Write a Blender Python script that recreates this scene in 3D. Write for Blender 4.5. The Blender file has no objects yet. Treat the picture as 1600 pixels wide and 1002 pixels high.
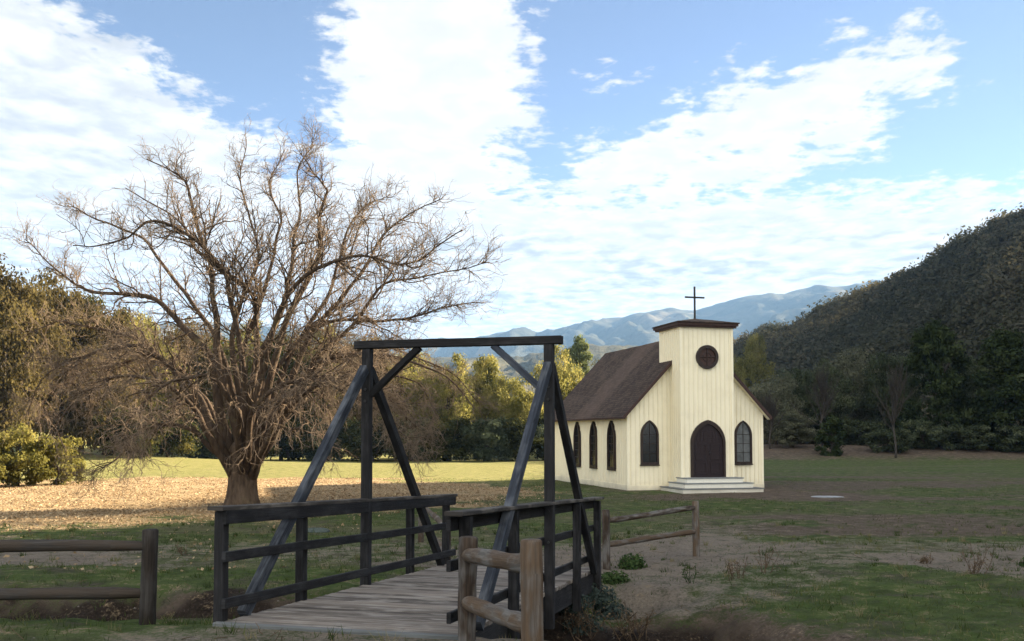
import bpy, math, random
import numpy as np
from mathutils import Vector, Matrix
R = math.radians
random.seed(7)
rng = np.random.default_rng(11)
scene = bpy.context.scene
col = scene.collection
F, HZ, ZC, PITCH = 1530.0, 680.0, 2.35, R(3.0)      # focal length in photo pixels, horizon row, eye height
CYP = HZ - F * math.tan(PITCH)

def P(px, py, Y):
    """point at forward distance Y seen at photo pixel (px, py)"""
    u = (px - 800) / F; v = (CYP - py) / F
    d = math.cos(PITCH) - v * math.sin(PITCH)
    return Vector((u / d * Y, Y, ZC + (math.sin(PITCH) + v * math.cos(PITCH)) / d * Y))

# ---------------------------------------------------------------- noise in numpy
_T = np.random.default_rng(3).random((256, 256))
def vnoise(x, y):
    xi = np.floor(x).astype(int); yi = np.floor(y).astype(int)
    fx = x - xi; fy = y - yi
    fx = fx * fx * (3 - 2 * fx); fy = fy * fy * (3 - 2 * fy)
    a = _T[xi & 255, yi & 255]; b = _T[(xi + 1) & 255, yi & 255]
    c = _T[xi & 255, (yi + 1) & 255]; d = _T[(xi + 1) & 255, (yi + 1) & 255]
    return (a * (1 - fx) + b * fx) * (1 - fy) + (c * (1 - fx) + d * fx) * fy
def fbm(x, y, o=4):
    s = 0; a = .5; t = 0
    for i in range(o):
        s = s + a * vnoise(x * 2 ** i + 17.3 * i, y * 2 ** i + 9.1 * i); t += a; a *= .5
    return s / t
def sstep(a, b, x):
    t = np.clip((x - a) / (b - a), 0, 1); return t * t * (3 - 2 * t)

# ---------------------------------------------------------------- node helpers
def new_mat(name):
    m = bpy.data.materials.new(name); m.use_nodes = True
    nt = m.node_tree; nt.nodes.clear()
    out = nt.nodes.new('ShaderNodeOutputMaterial')
    return m, nt, out
class NB:
    """small node builder"""
    def __init__(s, nt): s.nt = nt
    def n(s, t, **kw):
        nd = s.nt.nodes.new(t)
        for k, v in kw.items(): setattr(nd, k, v)
        return nd
    def link(s, a, b): s.nt.links.new(a, b)
    def put(s, sock, v):
        if hasattr(v, 'is_output') or hasattr(v, 'node'): s.link(v, sock)
        else: sock.default_value = v
    def math(s, op, a, b=0.0, c=0.0, clamp=False):
        nd = s.n('ShaderNodeMath', operation=op, use_clamp=clamp)
        s.put(nd.inputs[0], a); s.put(nd.inputs[1], b)
        if op in ('MULTIPLY_ADD', 'SMOOTH_MAX', 'SMOOTH_MIN'): s.put(nd.inputs[2], c)
        return nd.outputs[0]
    def noise(s, vec, scale, detail=4, rough=.55, dist=0):
        nd = s.n('ShaderNodeTexNoise'); s.link(vec, nd.inputs['Vector'])
        nd.inputs['Scale'].default_value = scale; nd.inputs['Detail'].default_value = detail
        nd.inputs['Roughness'].default_value = rough; nd.inputs['Distortion'].default_value = dist
        return nd.outputs['Fac']
    def ramp(s, fac, stops, interp='LINEAR'):
        nd = s.n('ShaderNodeValToRGB'); nd.color_ramp.interpolation = interp
        el = nd.color_ramp.elements
        while len(el) < len(stops): el.new(.5)
        for e, (p, c) in zip(el, stops):
            e.position = p; e.color = (c[0], c[1], c[2], 1) if len(c) == 3 else c
        s.link(fac, nd.inputs[0]); return nd.outputs[0]
    def mix(s, fac, a, b, blend='MIX'):
        nd = s.n('ShaderNodeMix', data_type='RGBA', blend_type=blend)
        s.put(nd.inputs[0], fac)
        for i, v in ((6, a), (7, b)):
            if isinstance(v, tuple): nd.inputs[i].default_value = (*v[:3], 1)
            else: s.link(v, nd.inputs[i])
        return nd.outputs[2]
    def mapr(s, v, a, b, c=0., d=1., smooth=True):
        nd = s.n('ShaderNodeMapRange', interpolation_type='SMOOTHSTEP' if smooth else 'LINEAR')
        s.put(nd.inputs[0], v)
        for i, k in enumerate((a, b, c, d)): nd.inputs[1 + i].default_value = k
        return nd.outputs[0]
    def attr(s, name):
        return s.n('ShaderNodeAttribute', attribute_name=name)
    def vscale(s, vec, sc):
        nd = s.n('ShaderNodeMapping'); s.link(vec, nd.inputs[0]); nd.inputs['Scale'].default_value = sc
        return nd.outputs[0]
    def bump(s, h, strength=.4, dist=.02):
        nd = s.n('ShaderNodeBump'); nd.inputs['Strength'].default_value = strength
        nd.inputs['Distance'].default_value = dist; s.link(h, nd.inputs['Height']); return nd.outputs[0]
    def bsdf(s, colour, rough=.8, normal=None, spec=.3):
        nd = s.n('ShaderNodeBsdfPrincipled')
        s.put(nd.inputs['Base Color'], (*colour, 1) if isinstance(colour, tuple) else colour)
        s.put(nd.inputs['Roughness'], rough); nd.inputs['Specular IOR Level'].default_value = spec
        if normal: s.link(normal, nd.inputs['Normal'])
        return nd

def wood(name, dark, light, streak=.5, rough=.8, wscale=1.0, weather=None):
    """grain runs along U of each board"""
    m, nt, out = new_mat(name); b = NB(nt)
    uv = b.n('ShaderNodeUVMap').outputs[0]
    g1 = b.noise(b.vscale(uv, (1.3 * wscale, 26 * wscale, 1)), 1, 6, .65, .6)
    g2 = b.noise(b.vscale(uv, (3 * wscale, 90 * wscale, 1)), 1, 3, .6)
    g3 = b.noise(b.vscale(uv, (2.2, 5, 1)), 1, 3, .6)
    tint = b.attr('tint').outputs['Fac']
    f = b.math('ADD', b.math('MULTIPLY', g1, .6), b.math('MULTIPLY', g2, .4))
    f = b.math('ADD', f, b.math('MULTIPLY', b.math('SUBTRACT', tint, .5), .35))
    c = b.ramp(f, [(.28, dark), (.72, light)])
    if weather:
        c = b.mix(b.mapr(g3, .42, .66, 0, .85), c, b.mix(b.mapr(g1, .35, .6), tuple(x * .45 for x in weather), weather))
    knot = b.noise(b.vscale(uv, (3.0, 9, 1)), 1, 1, .5)
    c = b.mix(b.mapr(knot, .74, .80, 0, .8), c, tuple(x * .35 for x in dark))
    nrm = b.bump(b.math('ADD', g1, g2), .8, .010)
    b.link(b.bsdf(c, rough, nrm, .25).outputs[0], out.inputs[0])
    return m

def leafmat(name, stops, trans=.35):
    m, nt, out = new_mat(name); b = NB(nt)
    c = b.ramp(b.attr('tint').outputs['Fac'], stops)
    d = b.n('ShaderNodeBsdfDiffuse'); t = b.n('ShaderNodeBsdfTranslucent')
    b.link(c, d.inputs[0]); b.link(c, t.inputs[0])
    mx = b.n('ShaderNodeMixShader'); mx.inputs[0].default_value = trans
    b.link(d.outputs[0], mx.inputs[1]); b.link(t.outputs[0], mx.inputs[2])
    b.link(mx.outputs[0], out.inputs[0])
    return m

M = {}
M['bridge'] = wood('dark_weathered_timber', (.003, .003, .0035), (.017, .0165, .018), weather=(.036, .036, .038))
M['brace'] = wood('blue_grey_timber', (.010, .013, .018), (.062, .074, .10), weather=(.10, .11, .125))
M['cap'] = wood('worn_cap_timber', (.008, .007, .007), (.055, .048, .042), weather=(.16, .145, .125))
M['deck'] = wood('grey_deck_boards', (.042, .034, .028), (.24, .205, .172), weather=(.33, .30, .265))
M['kerb'] = wood('pale_threshold', (.08, .085, .085), (.21, .225, .225))
M['log'] = wood('brown_log_rail', (.020, .013, .009), (.110, .074, .046), weather=(.165, .158, .148))
M['logdark'] = wood('dark_brown_log', (.012, .009, .007), (.050, .038, .028), weather=(.055, .05, .046))

def chapel_paint(name, colour, dirt):
    m, nt, out = new_mat(name); b = NB(nt)
    tc = b.n('ShaderNodeTexCoord').outputs['Object']
    n1 = b.noise(tc, 1.6, 6, .65); n2 = b.noise(b.vscale(tc, (9, 9, .8)), 1, 5, .6)
    c = b.mix(b.mapr(n1, .42, .75, 0, .22), colour, dirt)
    c = b.mix(b.mapr(n2, .45, .8, 0, .28), c, tuple(x * .72 for x in colour))
    tn_ = b.attr('tint').outputs['Fac']; c = b.mix(b.mapr(tn_, .12, .0, 0, .20), c, dirt)  # battens toned darker: shadow lines of the boarding put into the colour
    sep = b.n('ShaderNodeSeparateXYZ'); b.link(tc, sep.inputs[0])
    low = b.math('ADD', sep.outputs[2], b.math('MULTIPLY', b.math('SUBTRACT', n1, .5), .9))
    c = b.mix(b.mapr(low, .45, -.05, 0, .55), c, (.33, .29, .22))       # splashed mud along the base
    nrm = b.bump(n2, .15, .004)
    b.link(b.bsdf(c, .55, nrm, .3).outputs[0], out.inputs[0]); return m
M['cream'] = chapel_paint('cream_board_paint', (.88, .815, .615), (.56, .49, .34))
M['creamside'] = M['cream']
M['stepwhite'] = chapel_paint('white_step_paint', (.78, .76, .66), (.50, .48, .42))
def plain(name, c1, c2, sc=3., rough=.7, spec=.3, bump=.2):
    m, nt, out = new_mat(name); b = NB(nt)
    tc = b.n('ShaderNodeTexCoord').outputs['Object']
    n = b.noise(tc, sc, 6, .65)
    b.link(b.bsdf(b.ramp(n, [(.3, c1), (.7, c2)]), rough, b.bump(n, bump, .01), spec).outputs[0], out.inputs[0]); return m
M['trim'] = plain('dark_brown_trim', (.018, .012, .011), (.036, .023, .019), 6, .5)
M['door'] = wood('dark_door_boards', (.011, .007, .009), (.026, .016, .018), rough=.45)
M['redtrim'] = plain('reddish_brown_trim', (.035, .018, .015), (.06, .032, .026), 6, .6)
M['iron'] = plain('dark_iron', (.012, .012, .013), (.03, .03, .03), 10, .5)
M['concrete'] = plain('pale_concrete', (.17, .175, .175), (.30, .31, .31), 5, .5)
M['rock'] = plain('dark_rock', (.03, .045, .04), (.08, .095, .085), 9, .9, .2, .8)
M['pebble'] = plain('pale_pebble', (.05, .042, .035), (.26, .24, .21), 38, .9)
def glass(name, c, rough=.12):
    m, nt, out = new_mat(name); b = NB(nt)
    b.link(b.bsdf(c, rough, None, .6).outputs[0], out.inputs[0]); return m
M['glass'] = glass('dark_window_glass', (.012, .013, .015))
M['curtain'] = plain('pale_window_blind', (.06, .066, .07), (.15, .16, .16), 3, .3, .5)
def shingles():
    m, nt, out = new_mat('brown_roof_shingles'); b = NB(nt)
    uv = b.n('ShaderNodeUVMap').outputs[0]
    br = b.n('ShaderNodeTexBrick'); b.link(uv, br.inputs['Vector'])
    br.inputs['Scale'].default_value = 1; br.inputs['Brick Width'].default_value = .22; br.inputs['Row Height'].default_value = .13
    br.inputs['Mortar Size'].default_value = .012; br.inputs['Bias'].default_value = -.1
    br.inputs['Color1'].default_value = (.036, .024, .018, 1); br.inputs['Color2'].default_value = (.082, .058, .043, 1)
    br.inputs['Mortar'].default_value = (.012, .009, .009, 1)
    n = b.noise(uv, 1.1, 5, .6); n2 = b.noise(b.vscale(uv, (1.0, .16, 1)), 1.0, 3, .5)
    c = b.mix(b.mapr(n, .4, .75, 0, .5), br.outputs[0], (.095, .068, .052))
    sep = b.n('ShaderNodeSeparateXYZ'); b.link(uv, sep.inputs[0])
    x = b.math('ADD', sep.outputs[0], b.math('MULTIPLY', n2, 1.6))       # a bleached band of older shingles
    band = b.math('MULTIPLY', b.mapr(x, 4.4, 5.1), b.mapr(x, 7.6, 6.6))
    c = b.mix(b.math('MULTIPLY', band, .30), c, (.14, .10, .08))
    nrm = b.bump(br.outputs[1], -.6, .02)
    b.link(b.bsdf(c, .85, nrm, .2).outputs[0], out.inputs[0]); return m
M['shingle'] = shingles()
def bark(name, dark, light, lichen):
    m, nt, out = new_mat(name); b = NB(nt)
    uv = b.n('ShaderNodeTexCoord').outputs['Object']
    w = b.noise(b.vscale(uv, (7, 7, 1.6)), 1, 6, .7, .5); n = b.noise(uv, 1.7, 5, .6)
    c = b.ramp(w, [(.3, dark), (.68, light)])
    c = b.mix(b.mapr(n, .55, .75, 0, .5), c, lichen)
    b.link(b.bsdf(c, .95, b.bump(w, .9, .06), .1).outputs[0], out.inputs[0]); return m
M['bark'] = bark('rough_brown_bark', (.035, .024, .017), (.145, .105, .072), (.19, .16, .09))
M['limb'] = bark('limb_bark', (.030, .021, .015), (.095, .068, .048), (.15, .125, .065))
M['twig'] = bark('twig_bark', (.10, .076, .055), (.22, .165, .118), (.27, .215, .125))
M['palebark'] = bark('pale_thin_bark', (.028, .025, .021), (.07, .062, .054), (.055, .05, .042))
M['oaktrunk'] = bark('oak_bark', (.025, .02, .017), (.08, .065, .05), (.08, .07, .05))
M['oak'] = leafmat('oak_leaves', [(0, (.014, .018, .008)), (.55, (.046, .050, .018)), (1, (.125, .108, .034))], .4)
M['gold'] = leafmat('golden_oak_leaves', [(0, (.055, .058, .015)), (.5, (.19, .18, .052)), (1, (.38, .33, .11))], .58)
M['russet'] = leafmat('brown_oak_leaves', [(0, (.030, .025, .012)), (.5, (.095, .076, .032)), (1, (.19, .155, .058))], .5)
M['pale'] = leafmat('pale_willow_leaves', [(0, (.08, .10, .04)), (.5, (.14, .165, .07)), (1, (.21, .22, .10))], .45)
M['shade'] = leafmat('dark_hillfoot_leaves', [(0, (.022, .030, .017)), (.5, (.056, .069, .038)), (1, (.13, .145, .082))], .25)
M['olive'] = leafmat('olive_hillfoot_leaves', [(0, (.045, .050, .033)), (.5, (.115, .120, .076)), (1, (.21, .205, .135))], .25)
M['conif'] = leafmat('dark_conifer_needles', [(0, (.013, .020, .010)), (.5, (.030, .042, .018)), (1, (.062, .075, .034))], .2)
M['lime'] = leafmat('yellow_green_leaves', [(0, (.055, .050, .014)), (.5, (.155, .145, .038)), (1, (.29, .25, .075))], .5)
M['weed'] = leafmat('weed_leaves', [(0, (.025, .045, .02)), (.5, (.05, .085, .03)), (1, (.09, .12, .05))], .3)
M['sage'] = leafmat('grey_green_leaves', [(0, (.03, .045, .04)), (.5, (.055, .075, .065)), (1, (.09, .11, .09))], .3)
M['dry'] = leafmat('dry_stalks', [(0, (.07, .05, .035)), (.5, (.16, .115, .075)), (1, (.27, .20, .12))], .3)
M['blade'] = leafmat('grass_blades', [(0, (.034, .048, .017)), (.45, (.070, .096, .030)), (.7, (.12, .125, .05)), (1, (.24, .20, .12))], .35)
M['litter'] = leafmat('dry_fallen_leaves', [(0, (.15, .098, .055)), (.5, (.33, .238, .140)), (1, (.56, .45, .29))], .25)
M['chap'] = leafmat('chaparral_leaves', [(0, (.032, .035, .025)), (.35, (.052, .055, .038)), (.6, (.078, .075, .055)), (.8, (.105, .095, .058)), (1, (.24, .18, .08))], .3)

# ---------------------------------------------------------------- mesh builders
class MB:
    """collects boxes, bars and tubes into one mesh, with UVs whose U runs along each board"""
    def __init__(s): s.v = []; s.f = []; s.uv = []; s.t = []
    def face(s, pts, uvs, tint):
        i = len(s.v); s.v += [tuple(p) for p in pts]; s.f.append(tuple(range(i, i + len(pts)))); s.uv += uvs; s.t.append(tint)
    def bar(s, a, b, w, h, up=(0, 0, 1), jit=0., bev=.006, tint=None):
        """board from a to b, w across, h along up, with small chamfers"""
        a = Vector(a); b = Vector(b); d = (b - a); L = d.length; d.normalize()
        up = Vector(up); side = d.cross(up)
        if side.length < 1e-4: side = d.cross(Vector((1, 0, 0)))
        side.normalize(); up = side.cross(d).normalized()
        c = min(bev, w * .3, h * .3); hw, hh = w / 2, h / 2
        prof = [(-hw + c, -hh), (hw - c, -hh), (hw, -hh + c), (hw, hh - c), (hw - c, hh), (-hw + c, hh), (-hw, hh - c), (-hw, -hh + c)]
        r = lambda: (random.uniform(-jit, jit), random.uniform(-jit, jit))
        tint = random.random() if tint is None else tint
        o = random.uniform(0, 50); ov = random.uniform(0, 50)
        n = 4 if L > .8 else 1
        rings = []
        for k in range(n + 1):
            p = a + d * (L * k / n); jx, jy = r()
            rings.append([p + side * (x + jx) + up * (y + jy) for x, y in prof])
        per = [0]
        for k in range(8): per.append(per[-1] + (Vector(prof[k]) - Vector(prof[(k + 1) % 8])).length)
        base = len(s.v)
        for rg in rings: s.v += [tuple(p) for p in rg]
        for q in range(n):
            for k in range(8):
                k2 = (k + 1) % 8
                s.f.append((base + q * 8 + k, base + q * 8 + k2, base + q * 8 + 8 + k2, base + q * 8 + 8 + k))
                u0, u1 = o + L * q / n, o + L * (q + 1) / n
                s.uv += [(u0, ov + per[k]), (u0, ov + per[k + 1]), (u1, ov + per[k + 1]), (u1, ov + per[k])]; s.t.append(tint)
        for rg, fl in ((0, True), (n, False)):
            idx = [base + rg * 8 + k for k in range(8)]
            s.f.append(tuple(reversed(idx)) if fl else tuple(idx))
            q = [(o + x * .1, ov + y) for x, y in prof]
            s.uv += list(reversed(q)) if fl else q; s.t.append(tint)
    def tube(s, pts, rad, n=12, rough=0., cap=True, tint=None, flat=1.0):
        pts = [Vector(p) for p in pts]; tint = random.random() if tint is None else tint
        o = random.uniform(0, 50); base = len(s.v); u = [0]
        for a, b in zip(pts, pts[1:]): u.append(u[-1] + (b - a).length)
        ref = None
        for i, p in enumerate(pts):
            d = (pts[min(i + 1, len(pts) - 1)] - pts[max(i - 1, 0)]).normalized()
            if ref is None:
                ref = d.cross(Vector((0, 0, 1)));
                if ref.length < .1: ref = d.cross(Vector((0, 1, 0)))
                ref.normalize()
            else: ref = (ref - d * ref.dot(d)).normalized()
            bi = d.cross(ref); r = rad[i] if hasattr(rad, '__len__') else rad
            for k in range(n):
                an = 2 * math.pi * k / n; q = r * (1 + random.uniform(-rough, rough))
                s.v.append(tuple(p + ref * math.cos(an) * q + bi * math.sin(an) * q * flat))
        for i in range(len(pts) - 1):
            r = rad[i] if hasattr(rad, '__len__') else rad
            for k in range(n):
                k2 = (k + 1) % n; A = base + i * n
                s.f.append((A + k, A + k2, A + n + k2, A + n + k))
                c = 2 * math.pi * r
                s.uv += [(o + u[i], c * k / n), (o + u[i], c * (k + 1) / n), (o + u[i + 1], c * (k + 1) / n), (o + u[i + 1], c * k / n)]; s.t.append(tint)
        if cap:
            for ring, fl in ((0, True), (len(pts) - 1, False)):
                idx = [base + ring * n + k for k in range(n)]
                s.f.append(tuple(reversed(idx)) if fl else tuple(idx)); s.uv += [(o, .02 * k) for k in range(n)]; s.t.append(tint)
    def prism(s, poly, fn, d0, d1, tint=.5, holes=None):
        """outline poly (2-D) mapped by fn(x, y, depth); front, back and sides"""
        n = len(poly)
        A = [fn(x, y, d0) for x, y in poly]; B = [fn(x, y, d1) for x, y in poly]
        s.face(A, [tuple(p) for p in poly], tint); s.face(list(reversed(B)), [tuple(p) for p in reversed(poly)], tint)
        for k in range(n):
            k2 = (k + 1) % n
            s.face([A[k2], A[k], B[k], B[k2]], [(0, 0), (.1, 0), (.1, .1), (0, .1)], tint)
    def ring(s, outer, inner, fn, d0, d1, tint=.5):
        """frame between two outlines with the same number of points"""
        n = len(outer)
        for k in range(n):
            k2 = (k + 1) % n
            o0, o1, i0, i1 = outer[k], outer[k2], inner[k], inner[k2]
            L = math.dist(o0, o1); uq = [(0, 0), (L, 0), (L, .1), (0, .1)]
            s.face([fn(*o0, d0), fn(*o1, d0), fn(*i1, d0), fn(*i0, d0)], uq, tint)
            s.face([fn(*o1, d1), fn(*o0, d1), fn(*i0, d1), fn(*i1, d1)], uq, tint)
            s.face([fn(*o1, d0), fn(*o0, d0), fn(*o0, d1), fn(*o1, d1)], uq, tint)
            s.face([fn(*i0, d0), fn(*i1, d0), fn(*i1, d1), fn(*i0, d1)], uq, tint)
    def build(s, name, mat, parent=None, smooth=False, loc=None):
        me = bpy.data.meshes.new(name); me.from_pydata(s.v, [], s.f)
        uvl = me.uv_layers.new(name='UVMap'); uvl.data.foreach_set('uv', np.array(s.uv, dtype=np.float32).ravel())
        at = me.attributes.new('tint', 'FLOAT', 'FACE'); at.data.foreach_set('value', np.array(s.t, dtype=np.float32))
        if smooth: me.polygons.foreach_set('use_smooth', [True] * len(me.polygons))
        me.materials.append(mat); me.update()
        o = bpy.data.objects.new(name, me); col.objects.link(o)
        if parent: o.parent = parent
        if loc: o.location = loc
        return o

def raw_mesh(name, V, Fq, mat, tint=None, smooth=False):
    """fast mesh from numpy: V (n,3), Fq (m,k) with k = 3 or 4"""
    V = np.ascontiguousarray(V, dtype=np.float32); Fq = np.ascontiguousarray(Fq, dtype=np.int32)
    m, k = Fq.shape
    me = bpy.data.meshes.new(name)
    me.vertices.add(len(V)); me.vertices.foreach_set('co', V.ravel())
    me.loops.add(m * k); me.loops.foreach_set('vertex_index', Fq.ravel())
    me.polygons.add(m); me.polygons.foreach_set('loop_start', np.arange(0, m * k, k, dtype=np.int32))
    me.polygons.foreach_set('loop_total', np.full(m, k, dtype=np.int32))
    if smooth: me.polygons.foreach_set('use_smooth', np.ones(m, dtype=bool))
    if tint is not None:
        at = me.attributes.new('tint', 'FLOAT', 'FACE'); at.data.foreach_set('value', np.asarray(tint, dtype=np.float32))
    if mat: me.materials.append(mat)
    me.update(calc_edges=True); me.validate()
    return me
def leaf_quads(C, N, size, aspect=.65):
    """one leaf-like quad per centre C with normal N"""
    n = len(C); A = rng.normal(size=(n, 3)); N = N / (np.linalg.norm(N, axis=1, keepdims=True) + 1e-9)
    A = A - N * (A * N).sum(1, keepdims=True); A /= np.linalg.norm(A, axis=1, keepdims=True) + 1e-9
    B = np.cross(N, A); s = np.broadcast_to(np.asarray(size, dtype=float), (n,))[:, None]
    V = np.stack([C - A * s, C - B * s * aspect * .8 + A * s * .15, C + A * s, C + B * s * aspect + A * s * .1], 1)
    return V.reshape(-1, 3), np.arange(n * 4).reshape(n, 4)
def tubes_np(paths, rads, sides):
    """paths (N,k,3), rads (N,k) -> verts, quads of N open tubes"""
    N, k, _ = paths.shape
    T = np.gradient(paths, axis=1); T /= np.linalg.norm(T, axis=2, keepdims=True) + 1e-9
    ref = rng.normal(size=(N, 1, 3)); A = ref - T * (T * ref).sum(2, keepdims=True)
    A /= np.linalg.norm(A, axis=2, keepdims=True) + 1e-9; B = np.cross(T, A)
    an = np.arange(sides) * 2 * np.pi / sides
    V = paths[:, :, None, :] + rads[:, :, None, None] * (A[:, :, None, :] * np.cos(an)[None, None, :, None] + B[:, :, None, :] * np.sin(an)[None, None, :, None])
    idx = np.arange(N * k * sides).reshape(N, k, sides)
    a = idx[:, :-1, :]; b = np.roll(a, -1, 2); d = idx[:, 1:, :]; c = np.roll(d, -1, 2)
    return V.reshape(-1, 3), np.stack([a, b, c, d], -1).reshape(-1, 4)
def cat(parts):
    V = []; Q = []; o = 0
    for v, q in parts: V.append(v); Q.append(q + o); o += len(v)
    return np.concatenate(V), np.concatenate(Q)

def tag(o, label=None, category=None, group=None, kind=None):
    if label: o['label'] = label
    if category: o['category'] = category
    if group: o['group'] = group
    if kind: o['kind'] = kind
    return o
def empty(name, loc, rz=0., label=None, category=None, group=None):
    o = bpy.data.objects.new(name, None); col.objects.link(o); o.empty_display_size = .3
    o.location = loc; o.rotation_euler = (0, 0, rz)
    return tag(o, label, category, group)
def mobj(name, me, parent=None, loc=(0, 0, 0)):
    o = bpy.data.objects.new(name, me); col.objects.link(o); o.location = loc
    if parent: o.parent = parent
    return o
# ---------------------------------------------------------------- camera
cam = bpy.data.cameras.new('camera'); co = bpy.data.objects.new('camera', cam); col.objects.link(co)
co.location = (0, 0, ZC); co.rotation_euler = (R(90) + PITCH, 0, 0)
cam.sensor_width = 36; cam.lens = 36 * F / 1600; cam.shift_y = (CYP - 501) / 1600 * 1.0
cam.clip_start = .05; cam.clip_end = 20000
scene.camera = co

# ---------------------------------------------------------------- sun and sky
SUN_AZ, SUN_EL = R(60), R(20)
SD = Vector((math.sin(SUN_AZ) * math.cos(SUN_EL), math.cos(SUN_AZ) * math.cos(SUN_EL), math.sin(SUN_EL)))
sl = bpy.data.lights.new('sun', 'SUN'); sl.energy = 5.0; sl.angle = R(.6); sl.color = (1, .83, .60)
so = bpy.data.objects.new('sun', sl); col.objects.link(so); so.rotation_euler = SD.to_track_quat('Z', 'Y').to_euler()
so.location = (60, 40, 60)

w = bpy.data.worlds.new('World'); scene.world = w; w.use_nodes = True
nt = w.node_tree; nt.nodes.clear(); b = NB(nt)
out = nt.nodes.new('ShaderNodeOutputWorld')
sky = b.n('ShaderNodeTexSky', sky_type='NISHITA', sun_disc=False)
sky.sun_elevation = SUN_EL; sky.sun_rotation = SUN_AZ; sky.altitude = 300; sky.dust_density = .05; sky.ozone_density = 1.6; sky.air_density = .5
d = b.n('ShaderNodeTexCoord').outputs['Generated']
sp = b.n('ShaderNodeSeparateXYZ'); b.link(d, sp.inputs[0]); dx, dy, dz = sp.outputs
yy = b.math('MAXIMUM', dy, .03)
X = b.math('MULTIPLY_ADD', b.math('DIVIDE', dx, yy), 15.3, 8.0)          # directions as azimuth / height, in units of about 3.7 degrees
Y = b.math('MULTIPLY_ADD', b.math('DIVIDE', dz, yy), -15.3, 6.8)
zz = b.math('ADD', b.math('MAXIMUM', dz, 0.), .035)
pl = b.n('ShaderNodeCombineXYZ'); b.link(b.math('DIVIDE', dx, zz), pl.inputs[0]); b.link(b.math('DIVIDE', dy, zz), pl.inputs[1])
plane = pl.outputs[0]                                                    # a flat cloud layer overhead
def caps(x0, y0, x1, y1, r):
    ax, ay = x1 - x0, y1 - y0; L2 = ax * ax + ay * ay
    px = b.math('SUBTRACT', X, x0); py = b.math('SUBTRACT', Y, y0)
    t = b.math('MULTIPLY', b.math('MULTIPLY_ADD', px, ax, b.math('MULTIPLY', py, ay)), 1 / L2, clamp=True)
    qx = b.math('SUBTRACT', px, b.math('MULTIPLY', t, ax)); qy = b.math('SUBTRACT', py, b.math('MULTIPLY', t, ay))
    return b.math('SUBTRACT', r, b.math('SQRT', b.math('MULTIPLY_ADD', qx, qx, b.math('MULTIPLY', qy, qy))))
def half(x0, y0, nx, ny):
    return b.math('MULTIPLY_ADD', b.math('SUBTRACT', X, x0), nx, b.math('MULTIPLY', b.math('SUBTRACT', Y, y0), ny))
shapes = [half(1.15, 0, -.566, .825), caps(6.95, -2, 6.55, 2.6, 1.62), half(0, 2.65, -.015, 1),
          caps(9.4, 2.85, 14.45, .80, .66), caps(10.5, 2.9, 13.3, 1.9, .62), caps(9.25, 1.22, 9.5, 1.0, .0),
          caps(9.7, 1.35, 10.3, 1.1, .02), caps(10.0, 1.6, 10.8, 1.4, .05), caps(11.25, 1.02, 11.5, .88, .0), caps(4.0, 2.2, 4.6, 2.3, .2)]
f = shapes[0]
for s_ in shapes[1:]: f = b.math('SMOOTH_MAX', f, s_, .25)
n1 = b.noise(b.vscale(plane, (1, .62, 1)), 4.6, 8, .66, .3); n2 = b.noise(plane, 14, 4, .6)
n3 = b.noise(b.vscale(plane, (.8, 1.5, 1)), 1.6, 3, .5)
amp = b.math('ADD', b.math('MULTIPLY', b.math('SUBTRACT', n1, .5), 2.6), b.math('MULTIPLY', b.math('SUBTRACT', n2, .5), 1.5))
front = b.mapr(dy, .05, .3)
back_f = b.math('MULTIPLY', b.math('SUBTRACT', n3, .36), 5)
fm = b.n('ShaderNodeMix', data_type='FLOAT'); b.put(fm.inputs[0], front); b.put(fm.inputs[2], back_f); b.put(fm.inputs[3], f)
dens = b.mapr(b.math('ADD', fm.outputs[0], amp), -.12, .34)
dens = b.math('MULTIPLY', dens, b.mapr(dz, -.02, .01))
# cloud body: sunlit white, greyer where thick and low
rip = b.noise(b.vscale(plane, (1, .75, 1)), 7.5, 5, .55, .2); big = b.noise(plane, 1.1, 3, .5)
lowgrey = b.math('MULTIPLY', b.mapr(Y, 2.9, 4.1), b.mapr(big, .30, .62))
leftgrey = b.mapr(X, 4.6, 1.2, 0, .5)
g = b.math('MAXIMUM', lowgrey, leftgrey)
shade = b.math('MULTIPLY', b.mapr(rip, .32, .68), b.math('MULTIPLY_ADD', g, .72, .28))
ccol = b.mix(b.math('MULTIPLY', shade, 1.0), (1.02, 1.0, .98), (.46, .47, .50))
ccol = b.mix(b.mapr(dy, .1, -.4), ccol, b.mix(rip, (2.6, 2.5, 2.33), (1.9, 1.87, 1.8)))     # clouds facing the sun, out of view; brightened to light the chapel front
bgs = b.n('ShaderNodeBackground'); hs = b.n('ShaderNodeHueSaturation'); hs.inputs['Saturation'].default_value = .86; hs.inputs['Value'].default_value = .64; b.link(sky.outputs[0], hs.inputs['Color']); b.link(hs.outputs[0], bgs.inputs[0]); bgs.inputs[1].default_value = .05
bgc = b.n('ShaderNodeBackground'); b.link(ccol, bgc.inputs[0]); bgc.inputs[1].default_value = .140
ms = b.n('ShaderNodeMixShader'); b.link(dens, ms.inputs[0]); b.link(bgs.outputs[0], ms.inputs[1]); b.link(bgc.outputs[0], ms.inputs[2])
b.link(ms.outputs[0], out.inputs[0])
vs = scene.view_settings; vs.view_transform = 'Standard'; vs.look = 'None'; vs.gamma = 1; vs.exposure = 2.9
scene.cycles.max_bounces = 8; scene.cycles.transparent_max_bounces = 8
scene.cycles.use_denoising = True; scene.cycles.volume_bounces = 0

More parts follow.
